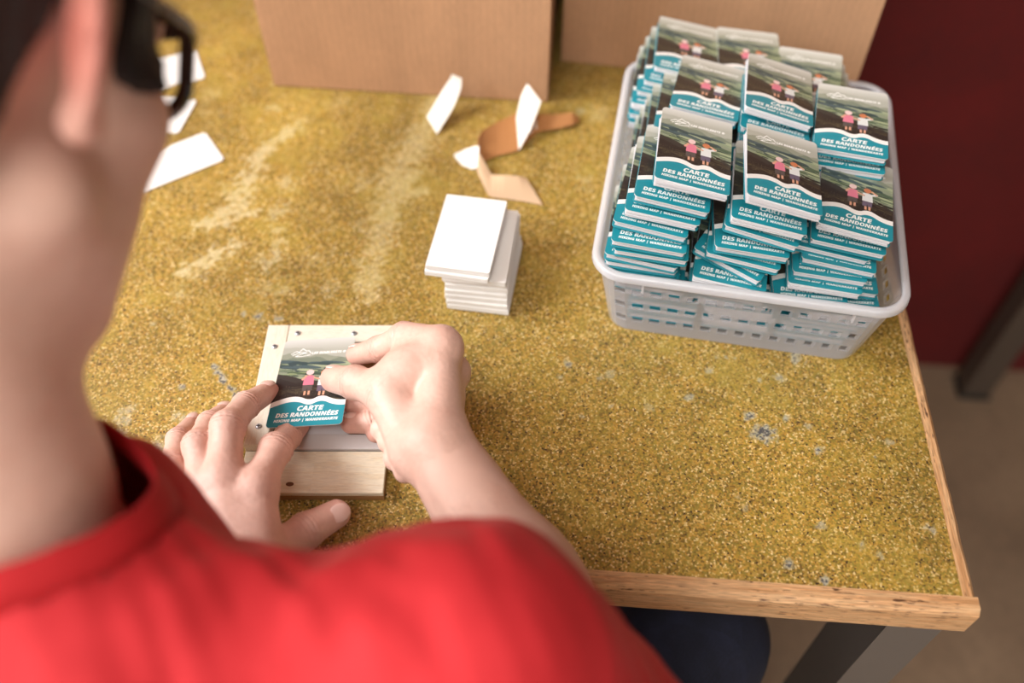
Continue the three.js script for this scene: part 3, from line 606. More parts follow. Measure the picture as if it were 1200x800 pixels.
// ------------------------------------------------------------------ wooden jig
{
  const pine = woodTexture(601, [247, 235, 214], [243, 227, 202], [249, 240, 223], 1024, 256, 0.8, 0, 0.05);
  pine.repeat.set(1 / 0.25, 1 / 0.08);
  const pineKnot = woodTexture(602, [246, 232, 206], [240, 221, 188], [248, 237, 214], 1024, 256, 0.8, 0, 0.05);
  pineKnot.repeat.set(1 / 0.25, 1 / 0.08);
  const pm = std(0xffffff, 0.6, { map: pine, bumpMap: pine, bumpScale: 0.00004 }), pk = std(0xffffff, 0.6, { map: pineKnot, bumpMap: pineKnot, bumpScale: 0.00004 });
  const t = thing('assembly_jig', 'small wooden jig with raised rails and screws under both hands', 'jig', [-0.4541, TABLE_Y, -0.1197], rad(4.2));
  const w = 0.1012, d = 0.1428;
  mesh('base_board', bevelBox(w, 0.006, d, 0.0006, 0, 0.0031, 0), std(0xb08a5e, 0.7, { map: pine }), t);
  const turnUV = (g) => { const u = g.attributes.uv; for (let i = 0; i < u.count; i++) u.setXY(i, u.getY(i), u.getX(i)); return g; };
  mesh('left_rail', turnUV(bevelBox(0.0165, 0.012, d - 0.034, 0.0007, -w / 2 + 0.00825, 0.0122, -0.017)), pm, t);
  mesh('top_rail', bevelBox(w - 0.0168, 0.012, 0.0165, 0.0007, 0.0084, 0.0122, -d / 2 + 0.00825), pm, t);
  const stop = mesh('stop_bar', bevelBox(0.0835, 0.0062, 0.0125, 0.0006, 0.0045, 0.0093, 0.0308), std(0xcfcac8, 0.6), t);
  const lower = mesh('front_board', bevelBox(w, 0.0045, 0.0335, 0.0007, 0, 0.00835, d / 2 - 0.01675), pk, t);
  const kn = new THREE.CylinderGeometry(0.0021, 0.0019, 0.0006, 20); kn.scale(1.35, 1, 0.8);
  mesh('knot', kn, std(0x6e4528, 0.8), lower).position.set(-0.0150, 0.0105, 0.0646);
  const head = new THREE.LatheGeometry([[0, 0.0011], [0.0011, 0.0011], [0.0019, 0.0007], [0.0023, 0], [0.0023, -0.0006], [0, -0.0006]].map(([a, b]) => new THREE.Vector2(a, b)), 20);
  const slot = [box(0.0026, 0.0003, 0.0005, 0, 0.00118, 0), box(0.0005, 0.0003, 0.0026, 0, 0.00118, 0)];
  const sm = std(0xb9bcbf, 0.38, { metalness: 0.5 }), dk = std(0x3a3a3c, 0.6);
  for (const [x, z] of [[-0.0265, -d / 2 + 0.0085], [0.0172, -d / 2 + 0.0085], [-0.0423, -d / 2 + 0.0215], [-0.0423, 0.022]]) {
    const s = mesh('screw', head, sm, t); s.position.set(x, 0.01825, z);
    mesh('cross_recess', slot, dk, s);
  }
}

// ------------------------------------------------------------------ plastic basket
{
  const t = thing('plastic_basket', 'translucent white plastic basket with slotted walls, filled with hiking maps', 'basket', [-0.1345, TABLE_Y, -0.3323], rad(-6.2));
  const HB = 0.071;
  const pl = phys(0xf4f4f7, 0.34, { transmission: 0.84, thickness: 0, specularIntensity: 0.8 });
  const solid = phys(0xf4f4f7, 0.3, { transmission: 0.6, thickness: 0 });
  // rounded rectangle at height fraction v: the walls flare outwards
  const at = (s, v, off = 0) => {                                  // s: 0..1 round the outline, in the order front, right, back, left
    const hx = mix(0.0985, 0.1120, v) + off, hz = mix(0.1235, 0.1310, v) + off, r = mix(0.016, 0.022, v) + off;
    const ax = 2 * (hx - r), az = 2 * (hz - r), q = Math.PI / 2 * r, L = 2 * (ax + az) + 4 * q;
    let d = s * L;
    const seg = [ax, q, az, q, ax, q, az, q];
    let k = 0; while (k < 7 && d > seg[k]) { d -= seg[k]; k++; }
    const a = k % 2 ? d / r : 0;
    const cs = [[-hx + r, hz], null, [hx, hz - r], null, [hx - r, -hz], null, [-hx, -hz + r], null];
    if (k === 0) return [cs[0][0] + d, hz]; if (k === 2) return [hx, hz - r - d]; if (k === 4) return [hx - r - d, -hz]; if (k === 6) return [-hx, -hz + r + d];
    const cc = [[hx - r, hz - r, Math.PI / 2], [hx - r, -hz + r, 0], [-hx + r, -hz + r, -Math.PI / 2], [-hx + r, hz - r, Math.PI]][(k - 1) / 2];
    return [cc[0] + r * Math.cos(cc[2] - a), cc[1] + r * Math.sin(cc[2] - a)];
  };
  const P = [], I = [], thick = 0.0020, n = 132;                    // columns alternate bar and slot
  const rows = [0, 0.05, 0.16, 0.26, 0.41, 0.51, 0.66, 0.76, 0.90, 1];
  const hole = (i, j) => { const c = ((i % n) + n) % n; return c % 2 === 1 && (j === 2 || j === 4 || j === 6) && !cornerCol[c]; };
  const S = []; { let s = 0; for (let i = 0; i < n; i++) { S.push(s); s += (i % 2 ? 0.62 : 0.38) * 2 / n; } S.push(1); }
  const cornerCol = []; for (let i = 0; i < n; i++) { const [x, z] = at((S[i] + S[i + 1]) / 2, 0.5); cornerCol.push(Math.abs(x) > 0.0905 && Math.abs(z) > 0.116); }
  const quadPts = (a, b, c, d) => { const o = P.length / 3; for (const q of [a, b, c, d]) P.push(...q); I.push(o, o + 1, o + 2, o, o + 2, o + 3); };
  const pt = (i, j, inner) => { const v = rows[j], [x, z] = at(S[i % n] + (i === n ? 0 : 0), v, inner ? -thick : 0); return [x, v * HB + 0.0012 + (v < 0.05 ? 0 : 0), z]; };
  for (let i = 0; i < n; i++) for (let j = 0; j < rows.length - 1; j++) {
    if (hole(i, j)) {
      quadPts(pt(i, j, 0), pt(i + 1, j, 0), pt(i + 1, j, 1), pt(i, j, 1)); quadPts(pt(i, j + 1, 1), pt(i + 1, j + 1, 1), pt(i + 1, j + 1, 0), pt(i, j + 1, 0));
      quadPts(pt(i, j, 1), pt(i, j + 1, 1), pt(i, j + 1, 0), pt(i, j, 0)); quadPts(pt(i + 1, j, 0), pt(i + 1, j + 1, 0), pt(i + 1, j + 1, 1), pt(i + 1, j, 1));
      continue;
    }
    quadPts(pt(i, j, 0), pt(i + 1, j, 0), pt(i + 1, j + 1, 0), pt(i, j + 1, 0));
    quadPts(pt(i + 1, j, 1), pt(i, j, 1), pt(i, j + 1, 1), pt(i + 1, j + 1, 1));
  }
  let wall = new THREE.BufferGeometry(); wall.setAttribute('position', new THREE.Float32BufferAttribute(P, 3)); wall.setIndex(I); wall.computeVertexNormals();
  mesh('slotted_wall', wall, pl, t);
  const bot = new THREE.ExtrudeGeometry(roundedShape(0.193, 0.247, 0.016), { depth: 0.0016, bevelEnabled: false, curveSegments: 6 }); bot.rotateX(-Math.PI / 2); bot.translate(0, 0.0006, 0);
  mesh('bottom', bot, pl, t);
  // rolled rim: a lip that turns outwards and down
  const prof = [[-0.0018, -0.0012], [-0.0016, 0.0010], [0.0002, 0.0020], [0.0030, 0.0017], [0.0042, 0.0004], [0.0046, -0.0042], [0.0034, -0.0045], [0.0028, -0.0010], [0.0006, 0.0000], [0, -0.0012]];
  const RP = [], RI = [], m = prof.length, rn = 160;
  for (let i = 0; i < rn; i++) for (const [o, y] of prof) { const [x, z] = at(i / rn, 1, o); RP.push(x, HB + 0.0012 + y, z); }
  for (let i = 0; i < rn; i++) for (let k = 0; k < m; k++) { const a = i * m + k, b = i * m + (k + 1) % m, c = ((i + 1) % rn) * m + k, d = ((i + 1) % rn) * m + (k + 1) % m; RI.push(a, c, b, b, c, d); }
  const rim = new THREE.BufferGeometry(); rim.setAttribute('position', new THREE.Float32BufferAttribute(RP, 3)); rim.setIndex(RI); rim.computeVertexNormals();
  mesh('rim', rim, solid, t);
  for (const x of [-0.075, 0.078]) { const r = bevelBox(0.0016, 0.014, 0.003, 0.0004, x, HB - 0.008, 0.1315); mesh('rib', r, solid, t); }
}

// ------------------------------------------------------------------ the sitter
// joints, in metres above the table top
const LEFT = {
  wrist: [-0.4671, 0.0500, 0.0398],
  little: [[-0.5139, 0.0450, -0.0173], [-0.5353, 0.0420, -0.0458], [-0.5444, 0.0280, -0.0737], [-0.5455, 0.0110, -0.0990]],
  ring: [[-0.5046, 0.0530, -0.0236], [-0.5169, 0.0550, -0.0546], [-0.5215, 0.0380, -0.0818], [-0.5227, 0.0160, -0.1063]],
  middle: [[-0.4926, 0.0580, -0.0291], [-0.4991, 0.0610, -0.0668], [-0.4979, 0.0450, -0.0946], [-0.4909, 0.0280, -0.1183]],
  index: [[-0.4711, 0.0550, -0.0250], [-0.4680, 0.0480, -0.0599], [-0.4689, 0.0275, -0.0819], [-0.4662, 0.0180, -0.0973]],
  thumb: [[-0.4691, 0.0400, 0.0350], [-0.4566, 0.0360, 0.0109], [-0.4402, 0.0310, -0.0105], [-0.4243, 0.0245, -0.0273]],
};
const RIGHT = {
  wrist: [-0.3574, 0.0710, -0.0557],
  index: [[-0.3635, 0.0800, -0.1286], [-0.3918, 0.0680, -0.1443], [-0.4122, 0.0510, -0.1458], [-0.4309, 0.0370, -0.1495]],
  middle: [[-0.3655, 0.0660, -0.1287], [-0.3885, 0.0420, -0.1306], [-0.4126, 0.0270, -0.1168], [-0.4306, 0.0230, -0.1166]],
  ring: [[-0.3581, 0.0480, -0.1316], [-0.3886, 0.0320, -0.1167], [-0.4108, 0.0220, -0.1026], [-0.4289, 0.0195, -0.1014]],
  little: [[-0.3695, 0.0340, -0.1240], [-0.3801, 0.0260, -0.1052], [-0.3964, 0.0210, -0.0964], [-0.4098, 0.0190, -0.0945]],
  thumb: [[-0.3699, 0.0660, -0.0553], [-0.3950, 0.0720, -0.0947], [-0.4220, 0.0590, -0.1101], [-0.4424, 0.0410, -0.1242]],
  folds: [[-0.3981, 0.0540, -0.0769], [-0.3917, 0.0530, -0.0686], [-0.3851, 0.0540, -0.0561], [-0.3774, 0.0550, -0.0465]],
};
const ELBOW_R = [-0.185, 0.004, 0.165], ELBOW_L = [-0.755, 0.0, 0.115], SH_R = [-0.3150, 0.1640, 0.1150], SH_L = [-0.745, 0.164, 0.123];
const RADII = { index: [0.0114, 0.0102, 0.0090, 0.0076], middle: [0.0116, 0.0105, 0.0092, 0.0077], ring: [0.0110, 0.0098, 0.0087, 0.0073], little: [0.0100, 0.0088, 0.0079, 0.0065], thumb: [0.0140, 0.0124, 0.0116, 0.0096] };
const lerp3 = (a, b, t) => [mix(a[0], b[0], t), mix(a[1], b[1], t), mix(a[2], b[2], t)];
const sub3 = (a, b) => [a[0] - b[0], a[1] - b[1], a[2] - b[2]], add3 = (a, b) => [a[0] + b[0], a[1] + b[1], a[2] + b[2]], mul3 = (a, k) => [a[0] * k, a[1] * k, a[2] * k];
const dot3 = (a, b) => a[0] * b[0] + a[1] * b[1] + a[2] * b[2], cross3 = (a, b) => [a[1] * b[2] - a[2] * b[1], a[2] * b[0] - a[0] * b[2], a[0] * b[1] - a[1] * b[0]];
const unit = (a) => mul3(a, 1 / (Math.hypot(...a) || 1));
function handField(H, elbow, opts) {
  const names = ['index', 'middle', 'ring', 'little'], fingers = [];
  for (const nm of [...names, 'thumb']) {
    const j = H[nm], r = RADII[nm];
    const f = blend([capsule(j[0], j[1], r[0], r[1]), capsule(j[1], j[2], r[1] * 0.98, r[2]), capsule(j[2], j[3], r[2], r[3]), (x, y, z) => Math.hypot(x - j[1][0], y - j[1][1], z - j[1][2]) - r[1] * 1.05], 0.004);
    // creases across the joints
    const ax = [unit(sub3(j[2], j[0])), unit(sub3(j[3], j[1]))];
    fingers.push((x, y, z) => {
      let d = f(x, y, z);
      if (Math.abs(d) < 0.004) for (const k of [1, 2]) {
        const s = (x - j[k][0]) * ax[k - 1][0] + (y - j[k][1]) * ax[k - 1][1] + (z - j[k][2]) * ax[k - 1][2];
        const q = Math.hypot(x - j[k][0], y - j[k][1], z - j[k][2]);
        if (q < 0.02) d += 0.00048 * Math.exp(-(s * s) / 1.6e-5) * Math.cos(s / 0.0030 * 6.283 + 2 * noise3(x * 500, y * 500, z * 500, 40));
      }
      return d;
    });
  }
  const arm = unit(sub3(elbow, H.wrist)), lateral = unit(sub3(H.little[0], H.index[0]));
  const palm = [];
  names.forEach((nm, i) => {
    const w = add3(H.wrist, mul3(lateral, (i - 1.5) * opts.spread));
    palm.push(capsule(w, H[nm][0], opts.wristR * 0.72, 0.0118 - i * 0.0006));
    palm.push((x, y, z) => Math.hypot(x - H[nm][0][0], y - H[nm][0][1], z - H[nm][0][2]) - 0.0122 + i * 0.0005);
  });
  palm.push(capsule(lerp3(H.wrist, H.thumb[0], 0.5), H.thumb[0], 0.016, 0.0155));
  palm.push(capsule(H.thumb[0], H.thumb[1], opts.thenar, 0.0132));
  palm.push(...opts.extra);
  const palmF = blend(palm, 0.009);
  const forearm = blend([capsule(H.wrist, lerp3(H.wrist, elbow, 0.35), opts.wristR, 0.0335), capsule(lerp3(H.wrist, elbow, 0.35), elbow, 0.0335, 0.041)], 0.02);
  return (x, y, z) => {
    let f = fingers[0](x, y, z);
    for (let i = 1; i < 5; i++) f = smin(f, fingers[i](x, y, z), 0.0016);
    let d = smin(palmF(x, y, z), f, 0.0075);
    d = smin(d, forearm(x, y, z), 0.011);
    if (opts.folds) opts.folds.forEach((p, i) => { d = smin(d, Math.hypot(x - p[0], y - p[1], z - p[2]) - [0.0082, 0.0085, 0.0092, 0.0085][i], 0.003); });
    if (Math.abs(d) < 0.003) d += 0.00022 * (noise3(x * 420, y * 420, z * 420, 11) - 0.5);
    return d;
  };
}
const ball = (c, r) => (x, y, z) => Math.hypot(x - c[0], y - c[1], z - c[2]) - r;
const leftHand = handField(LEFT, ELBOW_L, { wristR: 0.026, thenar: 0.0165, spread: 0.0095, extra: [
  capsule([-0.476, 0.034, 0.012], [-0.470, 0.038, -0.018], 0.014, 0.011), capsule([-0.500, 0.030, 0.014], [-0.508, 0.032, -0.012], 0.014, 0.012)] });
const rightHand = handField(RIGHT, ELBOW_R, { wristR: 0.0225, thenar: 0.0170, spread: 0.0045, folds: RIGHT.folds, extra: [
  capsule([-0.372, 0.055, -0.074], [-0.366, 0.050, -0.104], 0.019, 0.016), capsule([-0.3640, 0.052, -0.0675], [-0.380, 0.050, -0.080], 0.018, 0.013),
  capsule(RIGHT.index[0], lerp3(RIGHT.thumb[1], RIGHT.index[0], 0.35), 0.013, 0.011), capsule(lerp3(RIGHT.thumb[0], RIGHT.thumb[1], 0.9), lerp3(RIGHT.index[0], RIGHT.index[1], 0.5), 0.012, 0.0105), capsule([-0.3895, 0.0735, -0.1090], [-0.3700, 0.0780, -0.1150], 0.0105, 0.0115), ball([-0.3876, 0.0730, -0.1036], 0.0165), ball([-0.3803, 0.0760, -0.1112], 0.015), capsule(lerp3(RIGHT.thumb[1], RIGHT.thumb[2], 0.25), lerp3(RIGHT.index[0], RIGHT.index[1], 0.72), 0.0095, 0.0085),
] });

// head, in its own axes: f forward, u up, r right
const HF = [0.2247, -0.7629, -0.6063], HU = [-0.0132, 0.6197, -0.7847], HR = [0.9743, 0.1843, 0.1292], HC = [-0.5391, 0.3639, -0.0449];
const headPoint = (f, u, r) => [0, 1, 2].map((i) => HC[i] + HF[i] * f + HU[i] * u + HR[i] * r);
const toHead = (x, y, z) => { const p = [x - HC[0], y - HC[1], z - HC[2]]; return [dot3(p, HF), dot3(p, HU), dot3(p, HR)]; };
const earSide = (s) => {
  const o = [-0.008, 0.000, s * 0.081], a = rad(50);                // the auricle stands off the skull, opening forwards
  const e1 = [-Math.cos(a), 0, s * Math.sin(a)], e3 = [Math.sin(a), 0, s * Math.cos(a)];
  const c = [o[0] + e1[0] * 0.012, o[1], o[2] + e1[2] * 0.012];
  const M3 = [e1, [0, 1, 0], e3];
  const body = ellipsoid(c, [0.0215, 0.0355, 0.0066], M3), bowl = ellipsoid([c[0] + e3[0] * 0.0055, c[1] + 0.004, c[2] + e3[2] * 0.0055], [0.0150, 0.0250, 0.0064], M3);
  const lobe = ball([o[0] + e1[0] * 0.007, o[1] - 0.0325, o[2] + e1[2] * 0.007], 0.0078);
  return (f, u, r) => Math.max(smin(body(f, u, r), lobe(f, u, r), 0.008), -bowl(f, u, r));
};
const headLocal = (() => {
  const skull = blend([
    ellipsoid([-0.012, 0.036, 0], [0.096, 0.088, 0.0765]), ellipsoid([0.036, -0.042, 0], [0.056, 0.074, 0.063]),
    capsule([0.006, -0.056, 0.053], [0.066, -0.096, 0.016], 0.020, 0.018), capsule([0.006, -0.056, -0.053], [0.066, -0.096, -0.016], 0.020, 0.018),
    ball([0.052, -0.014, 0.043], 0.026), ball([0.052, -0.014, -0.043], 0.026), capsule([0.080, 0.034, -0.032], [0.080, 0.034, 0.032], 0.014, 0.014), ball([0.076, -0.098, 0], 0.018),
  ], 0.016);
  const nose = blend([capsule([0.088, 0.022, 0], [0.114, -0.022, 0], 0.008, 0.0115), ball([0.100, -0.026, 0.013], 0.009), ball([0.100, -0.026, -0.013], 0.009)], 0.008);
  const lips = blend([capsule([0.088, -0.056, -0.018], [0.094, -0.053, 0], 0.005, 0.007), capsule([0.088, -0.056, 0.018], [0.094, -0.053, 0], 0.005, 0.007), capsule([0.086, -0.065, -0.014], [0.092, -0.066, 0], 0.006, 0.008), capsule([0.086, -0.065, 0.014], [0.092, -0.066, 0], 0.006, 0.008)], 0.003);
  const ears = [earSide(1), earSide(-1)], sockets = [ball([0.102, 0.014, 0.033], 0.019), ball([0.102, 0.014, -0.033], 0.019)], eyes = [ball([0.079, 0.014, 0.032], 0.0125), ball([0.079, 0.014, -0.032], 0.0125)];
  return { skin: (f, u, r) => {
    let d = smin(skull(f, u, r), nose(f, u, r), 0.010);
    for (const s of sockets) d = -smin(-d, s(f, u, r), 0.010);
    for (const e of eyes) d = smin(d, e(f, u, r), 0.003);
    d = smin(d, lips(f, u, r), 0.004);
    for (const e of ears) d = smin(d, e(f, u, r), 0.006);
    return d;
  }, skull };
})();
const headField = (x, y, z) => headLocal.skin(...toHead(x, y, z));
const NECK_A = headPoint(-0.030, -0.040, 0), NECK_B = [-0.5350, 0.2224, 0.0811], NECK_C = [-0.5290, 0.1780, 0.1250];
const neckField = blend([capsule(NECK_A, NECK_B, 0.055, 0.057), capsule(NECK_B, NECK_C, 0.057, 0.066)], 0.02);
const hip = (s) => [-0.53 + s * 0.09, -0.205, 0.33], knee = { 1: [-0.158, -0.205, -0.045], '-1': [-0.86, -0.20, 0.0] }, ankle = { 1: [-0.19, -0.665, 0.06], '-1': [-0.84, -0.665, 0.09] };
const torsoField = blend([
  capsule([-0.477, 0.176, 0.1340], SH_R, 0.045, 0.047), capsule([-0.583, 0.176, 0.1340], SH_L, 0.045, 0.047), capsule([-0.477, 0.176, 0.1340], [-0.583, 0.176, 0.1340], 0.052, 0.052),
  ellipsoid([-0.523, 0.153, 0.094], [0.068, 0.047, 0.050]), capsule([-0.500, 0.170, 0.048], [-0.562, 0.170, 0.042], 0.015, 0.015), ellipsoid([-0.53, 0.04, 0.205], [0.165, 0.15, 0.098]), ellipsoid([-0.53, -0.07, 0.255], [0.150, 0.14, 0.105]), ellipsoid([-0.53, -0.19, 0.325], [0.168, 0.105, 0.120]),
], 0.05);
const armField = blend([capsule(SH_R, ELBOW_R, 0.040, 0.040), capsule(SH_L, ELBOW_L, 0.040, 0.040)], 0.01);
const legField = blend([capsule(hip(1), knee[1], 0.075, 0.052), capsule(hip(-1), knee[-1], 0.075, 0.052), capsule(knee[1], ankle[1], 0.048, 0.034), capsule(knee[-1], ankle[-1], 0.048, 0.034)], 0.02);

const base = [-0.53, 0, 0.3];
const onBase = (g) => { g.translate(-base[0], TABLE_Y - base[1], -base[2]); return g; };
const person = thing('person', 'person in a red T-shirt with dark hair, leaning over the table and seen from behind', 'person', base);
// skin tones, linear: redder knuckles and finger ends; ear red includes painted translucent glow
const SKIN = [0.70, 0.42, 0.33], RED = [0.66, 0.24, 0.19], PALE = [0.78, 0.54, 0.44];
const warm = [];
for (const H of [LEFT, RIGHT]) for (const nm of ['index', 'middle', 'ring', 'little', 'thumb']) { const j = H[nm]; warm.push([j[0], 0.013, 0.25], [j[1], 0.010, 0.45], [j[2], 0.009, 0.4], [j[3], 0.011, 0.55]); }
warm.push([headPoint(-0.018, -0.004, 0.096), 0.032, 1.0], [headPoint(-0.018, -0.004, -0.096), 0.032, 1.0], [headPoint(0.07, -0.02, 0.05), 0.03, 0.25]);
const skinPaint = (x, y, z) => {
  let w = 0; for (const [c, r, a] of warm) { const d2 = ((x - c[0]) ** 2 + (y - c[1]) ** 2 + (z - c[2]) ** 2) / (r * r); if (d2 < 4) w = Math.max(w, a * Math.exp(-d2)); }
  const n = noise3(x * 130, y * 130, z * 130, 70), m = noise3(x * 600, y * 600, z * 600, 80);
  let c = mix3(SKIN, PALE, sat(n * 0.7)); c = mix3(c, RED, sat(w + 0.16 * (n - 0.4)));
  if (w > 0.5) c = mix3(c, [0.60, 0.14, 0.10], (w - 0.5) * 1.3);            // ears: light glowing through is painted on top of their natural red
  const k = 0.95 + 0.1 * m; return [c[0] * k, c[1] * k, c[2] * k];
};
const parts = [
  surface(leftHand, [-0.575, -0.004, -0.125], [-0.405, 0.095, 0.075], 0.00115),
  surface(rightHand, [-0.462, -0.004, -0.165], [-0.305, 0.135, 0.02], 0.00115),
  surface((x, y, z) => smin(headField(x, y, z), neckField(x, y, z), 0.03), [-0.665, 0.12, -0.20], [-0.385, 0.50, 0.20], 0.0034),
  surface(blend([(x, y, z) => torsoField(x, y, z) + 0.014, armField, legField, blend([capsule(RIGHT.wrist, lerp3(RIGHT.wrist, ELBOW_R, 0.35), 0.0240, 0.033), capsule(lerp3(RIGHT.wrist, ELBOW_R, 0.35), ELBOW_R, 0.034, 0.041), capsule(LEFT.wrist, lerp3(LEFT.wrist, ELBOW_L, 0.35), 0.026, 0.034), capsule(lerp3(LEFT.wrist, ELBOW_L, 0.35), ELBOW_L, 0.034, 0.041)], 0.02)], 0.01), [-1.0, -0.72, -0.13], [-0.08, 0.27, 0.47], 0.0095),
];
// the forearms' open ends lie inside one another, so the four shells read as one body
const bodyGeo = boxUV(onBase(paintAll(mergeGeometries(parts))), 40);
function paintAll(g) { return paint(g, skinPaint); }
const pores = dataTexture(512, 512, (x, y) => 128 + 90 * (fbm(x / 5, y / 3, 171, 3) - 0.5) + 60 * (fbm(x / 26, y / 40, 181, 3) - 0.5), false);
M.skin = phys(0xffffff, 0.5, { bumpMap: pores, bumpScale: 0.00022, vertexColors: true, sheen: 0.25, sheenRoughness: 0.5, sheenColor: new THREE.Color(0.9, 0.5, 0.4) });
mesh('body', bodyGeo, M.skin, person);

// hair
{
  const hairLocal = (f, u, r) => {
    const s = smin(headLocal.skull(f, u, r), neckField(...headPoint(f, u, r)), 0.03);
    // hairline: over the brow, down before the ear as a sideburn, round it, and down to the nape
    const line = f > 0.058 ? 0.062 : f > 0.030 ? mix(-0.006, 0.062, smooth(0.048, 0.060, f)) : f > 0.022 ? mix(0.034, -0.006, smooth(0.022, 0.030, f)) : f > -0.006 ? 0.034 : mix(0.034, -0.062, smooth(-0.006, -0.042, f));
    const edge = (line - u) * 0.8;
    const tuft = 0.0016 * (fbm(f * 260 + u * 40, r * 260, 61, 3) - 0.5) * 2;
    return Math.max(s - 0.0085 - tuft, edge + tuft * 2, -(s + 0.004));
  };
  const g = surface((x, y, z) => hairLocal(...toHead(x, y, z)), [-0.66, 0.24, -0.20], [-0.40, 0.50, 0.11], 0.0026);
  paint(g, (x, y, z) => { const [f, u, r] = toHead(x, y, z), n = fbm(f * 500 + r * 200, r * 700, 66, 3), k = 0.55 + 0.9 * n; return [0.009 * k, 0.005 * k, 0.004 * k]; });
  mesh('hair', onBase(g), phys(0xffffff, 0.62, { vertexColors: true }), person);
  // eyebrows
  for (const s of [-1, 1]) { const e = new THREE.CapsuleGeometry(0.0035, 0.026, 4, 10); e.rotateX(Math.PI / 2); const p = headPoint(0.0945, 0.036, s * 0.031); e.applyMatrix4(new THREE.Matrix4().makeBasis(V(...HF), V(...HU), V(...HR))); e.translate(...p); mesh('eyebrow', onBase(e), std(0x1d130f, 0.8), person); }
  for (const s of [-1, 1]) {
    const p = headPoint(0.0815, 0.0125, s * 0.032), e = new THREE.SphereGeometry(0.0115, 20, 14); e.translate(...p); const eye = mesh('eye', onBase(e), phys(0xe9e4df, 0.15), person);
    const q = headPoint(0.0915, 0.0065, s * 0.032), i = new THREE.SphereGeometry(0.0042, 14, 10); i.translate(...q); mesh('iris', onBase(i), phys(0x2b1a10, 0.1), eye);
  }
}
// fingernails
{
  const nm = phys(0xe8c4b8, 0.25, { clearcoat: 0.5 });
  const nail = (H, name, dorsal, w, l) => {
    const j = H[name], a = unit(sub3(j[3], j[2])), n = unit(sub3(dorsal, mul3(a, dot3(dorsal, a)))), b = cross3(n, a), r = RADII[name][3];
    const g = new THREE.SphereGeometry(1, 18, 8, 0, Math.PI * 2, 0, Math.PI * 0.5); g.scale(w, 0.0022, l);
    g.applyMatrix4(new THREE.Matrix4().makeBasis(V(...b), V(...n), V(...a)));
    const c = add3(add3(j[3], mul3(a, -0.0012)), mul3(n, r - 0.0012)); g.translate(...c);
    mesh('fingernail', onBase(g), nm, person);
  };
  nail(LEFT, 'thumb', [0.45, 0.75, 0.25], 0.0064, 0.0082);
  for (const k of ['index', 'middle', 'ring', 'little']) nail(LEFT, k, [0, 0.8, -0.5], k === 'little' ? 0.0043 : 0.0052, 0.0062);
  nail(RIGHT, 'thumb', [-0.2, 0.5, -0.85], 0.0062, 0.0075);
  nail(RIGHT, 'index', [-0.35, 0.5, -0.8], 0.0052, 0.0062);
  nail(RIGHT, 'middle', [-0.2, 0.7, -0.5], 0.0052, 0.006); nail(RIGHT, 'ring', [-0.2, 0.7, -0.5], 0.005, 0.006); nail(RIGHT, 'little', [-0.2, 0.7, -0.5], 0.0042, 0.005);
}
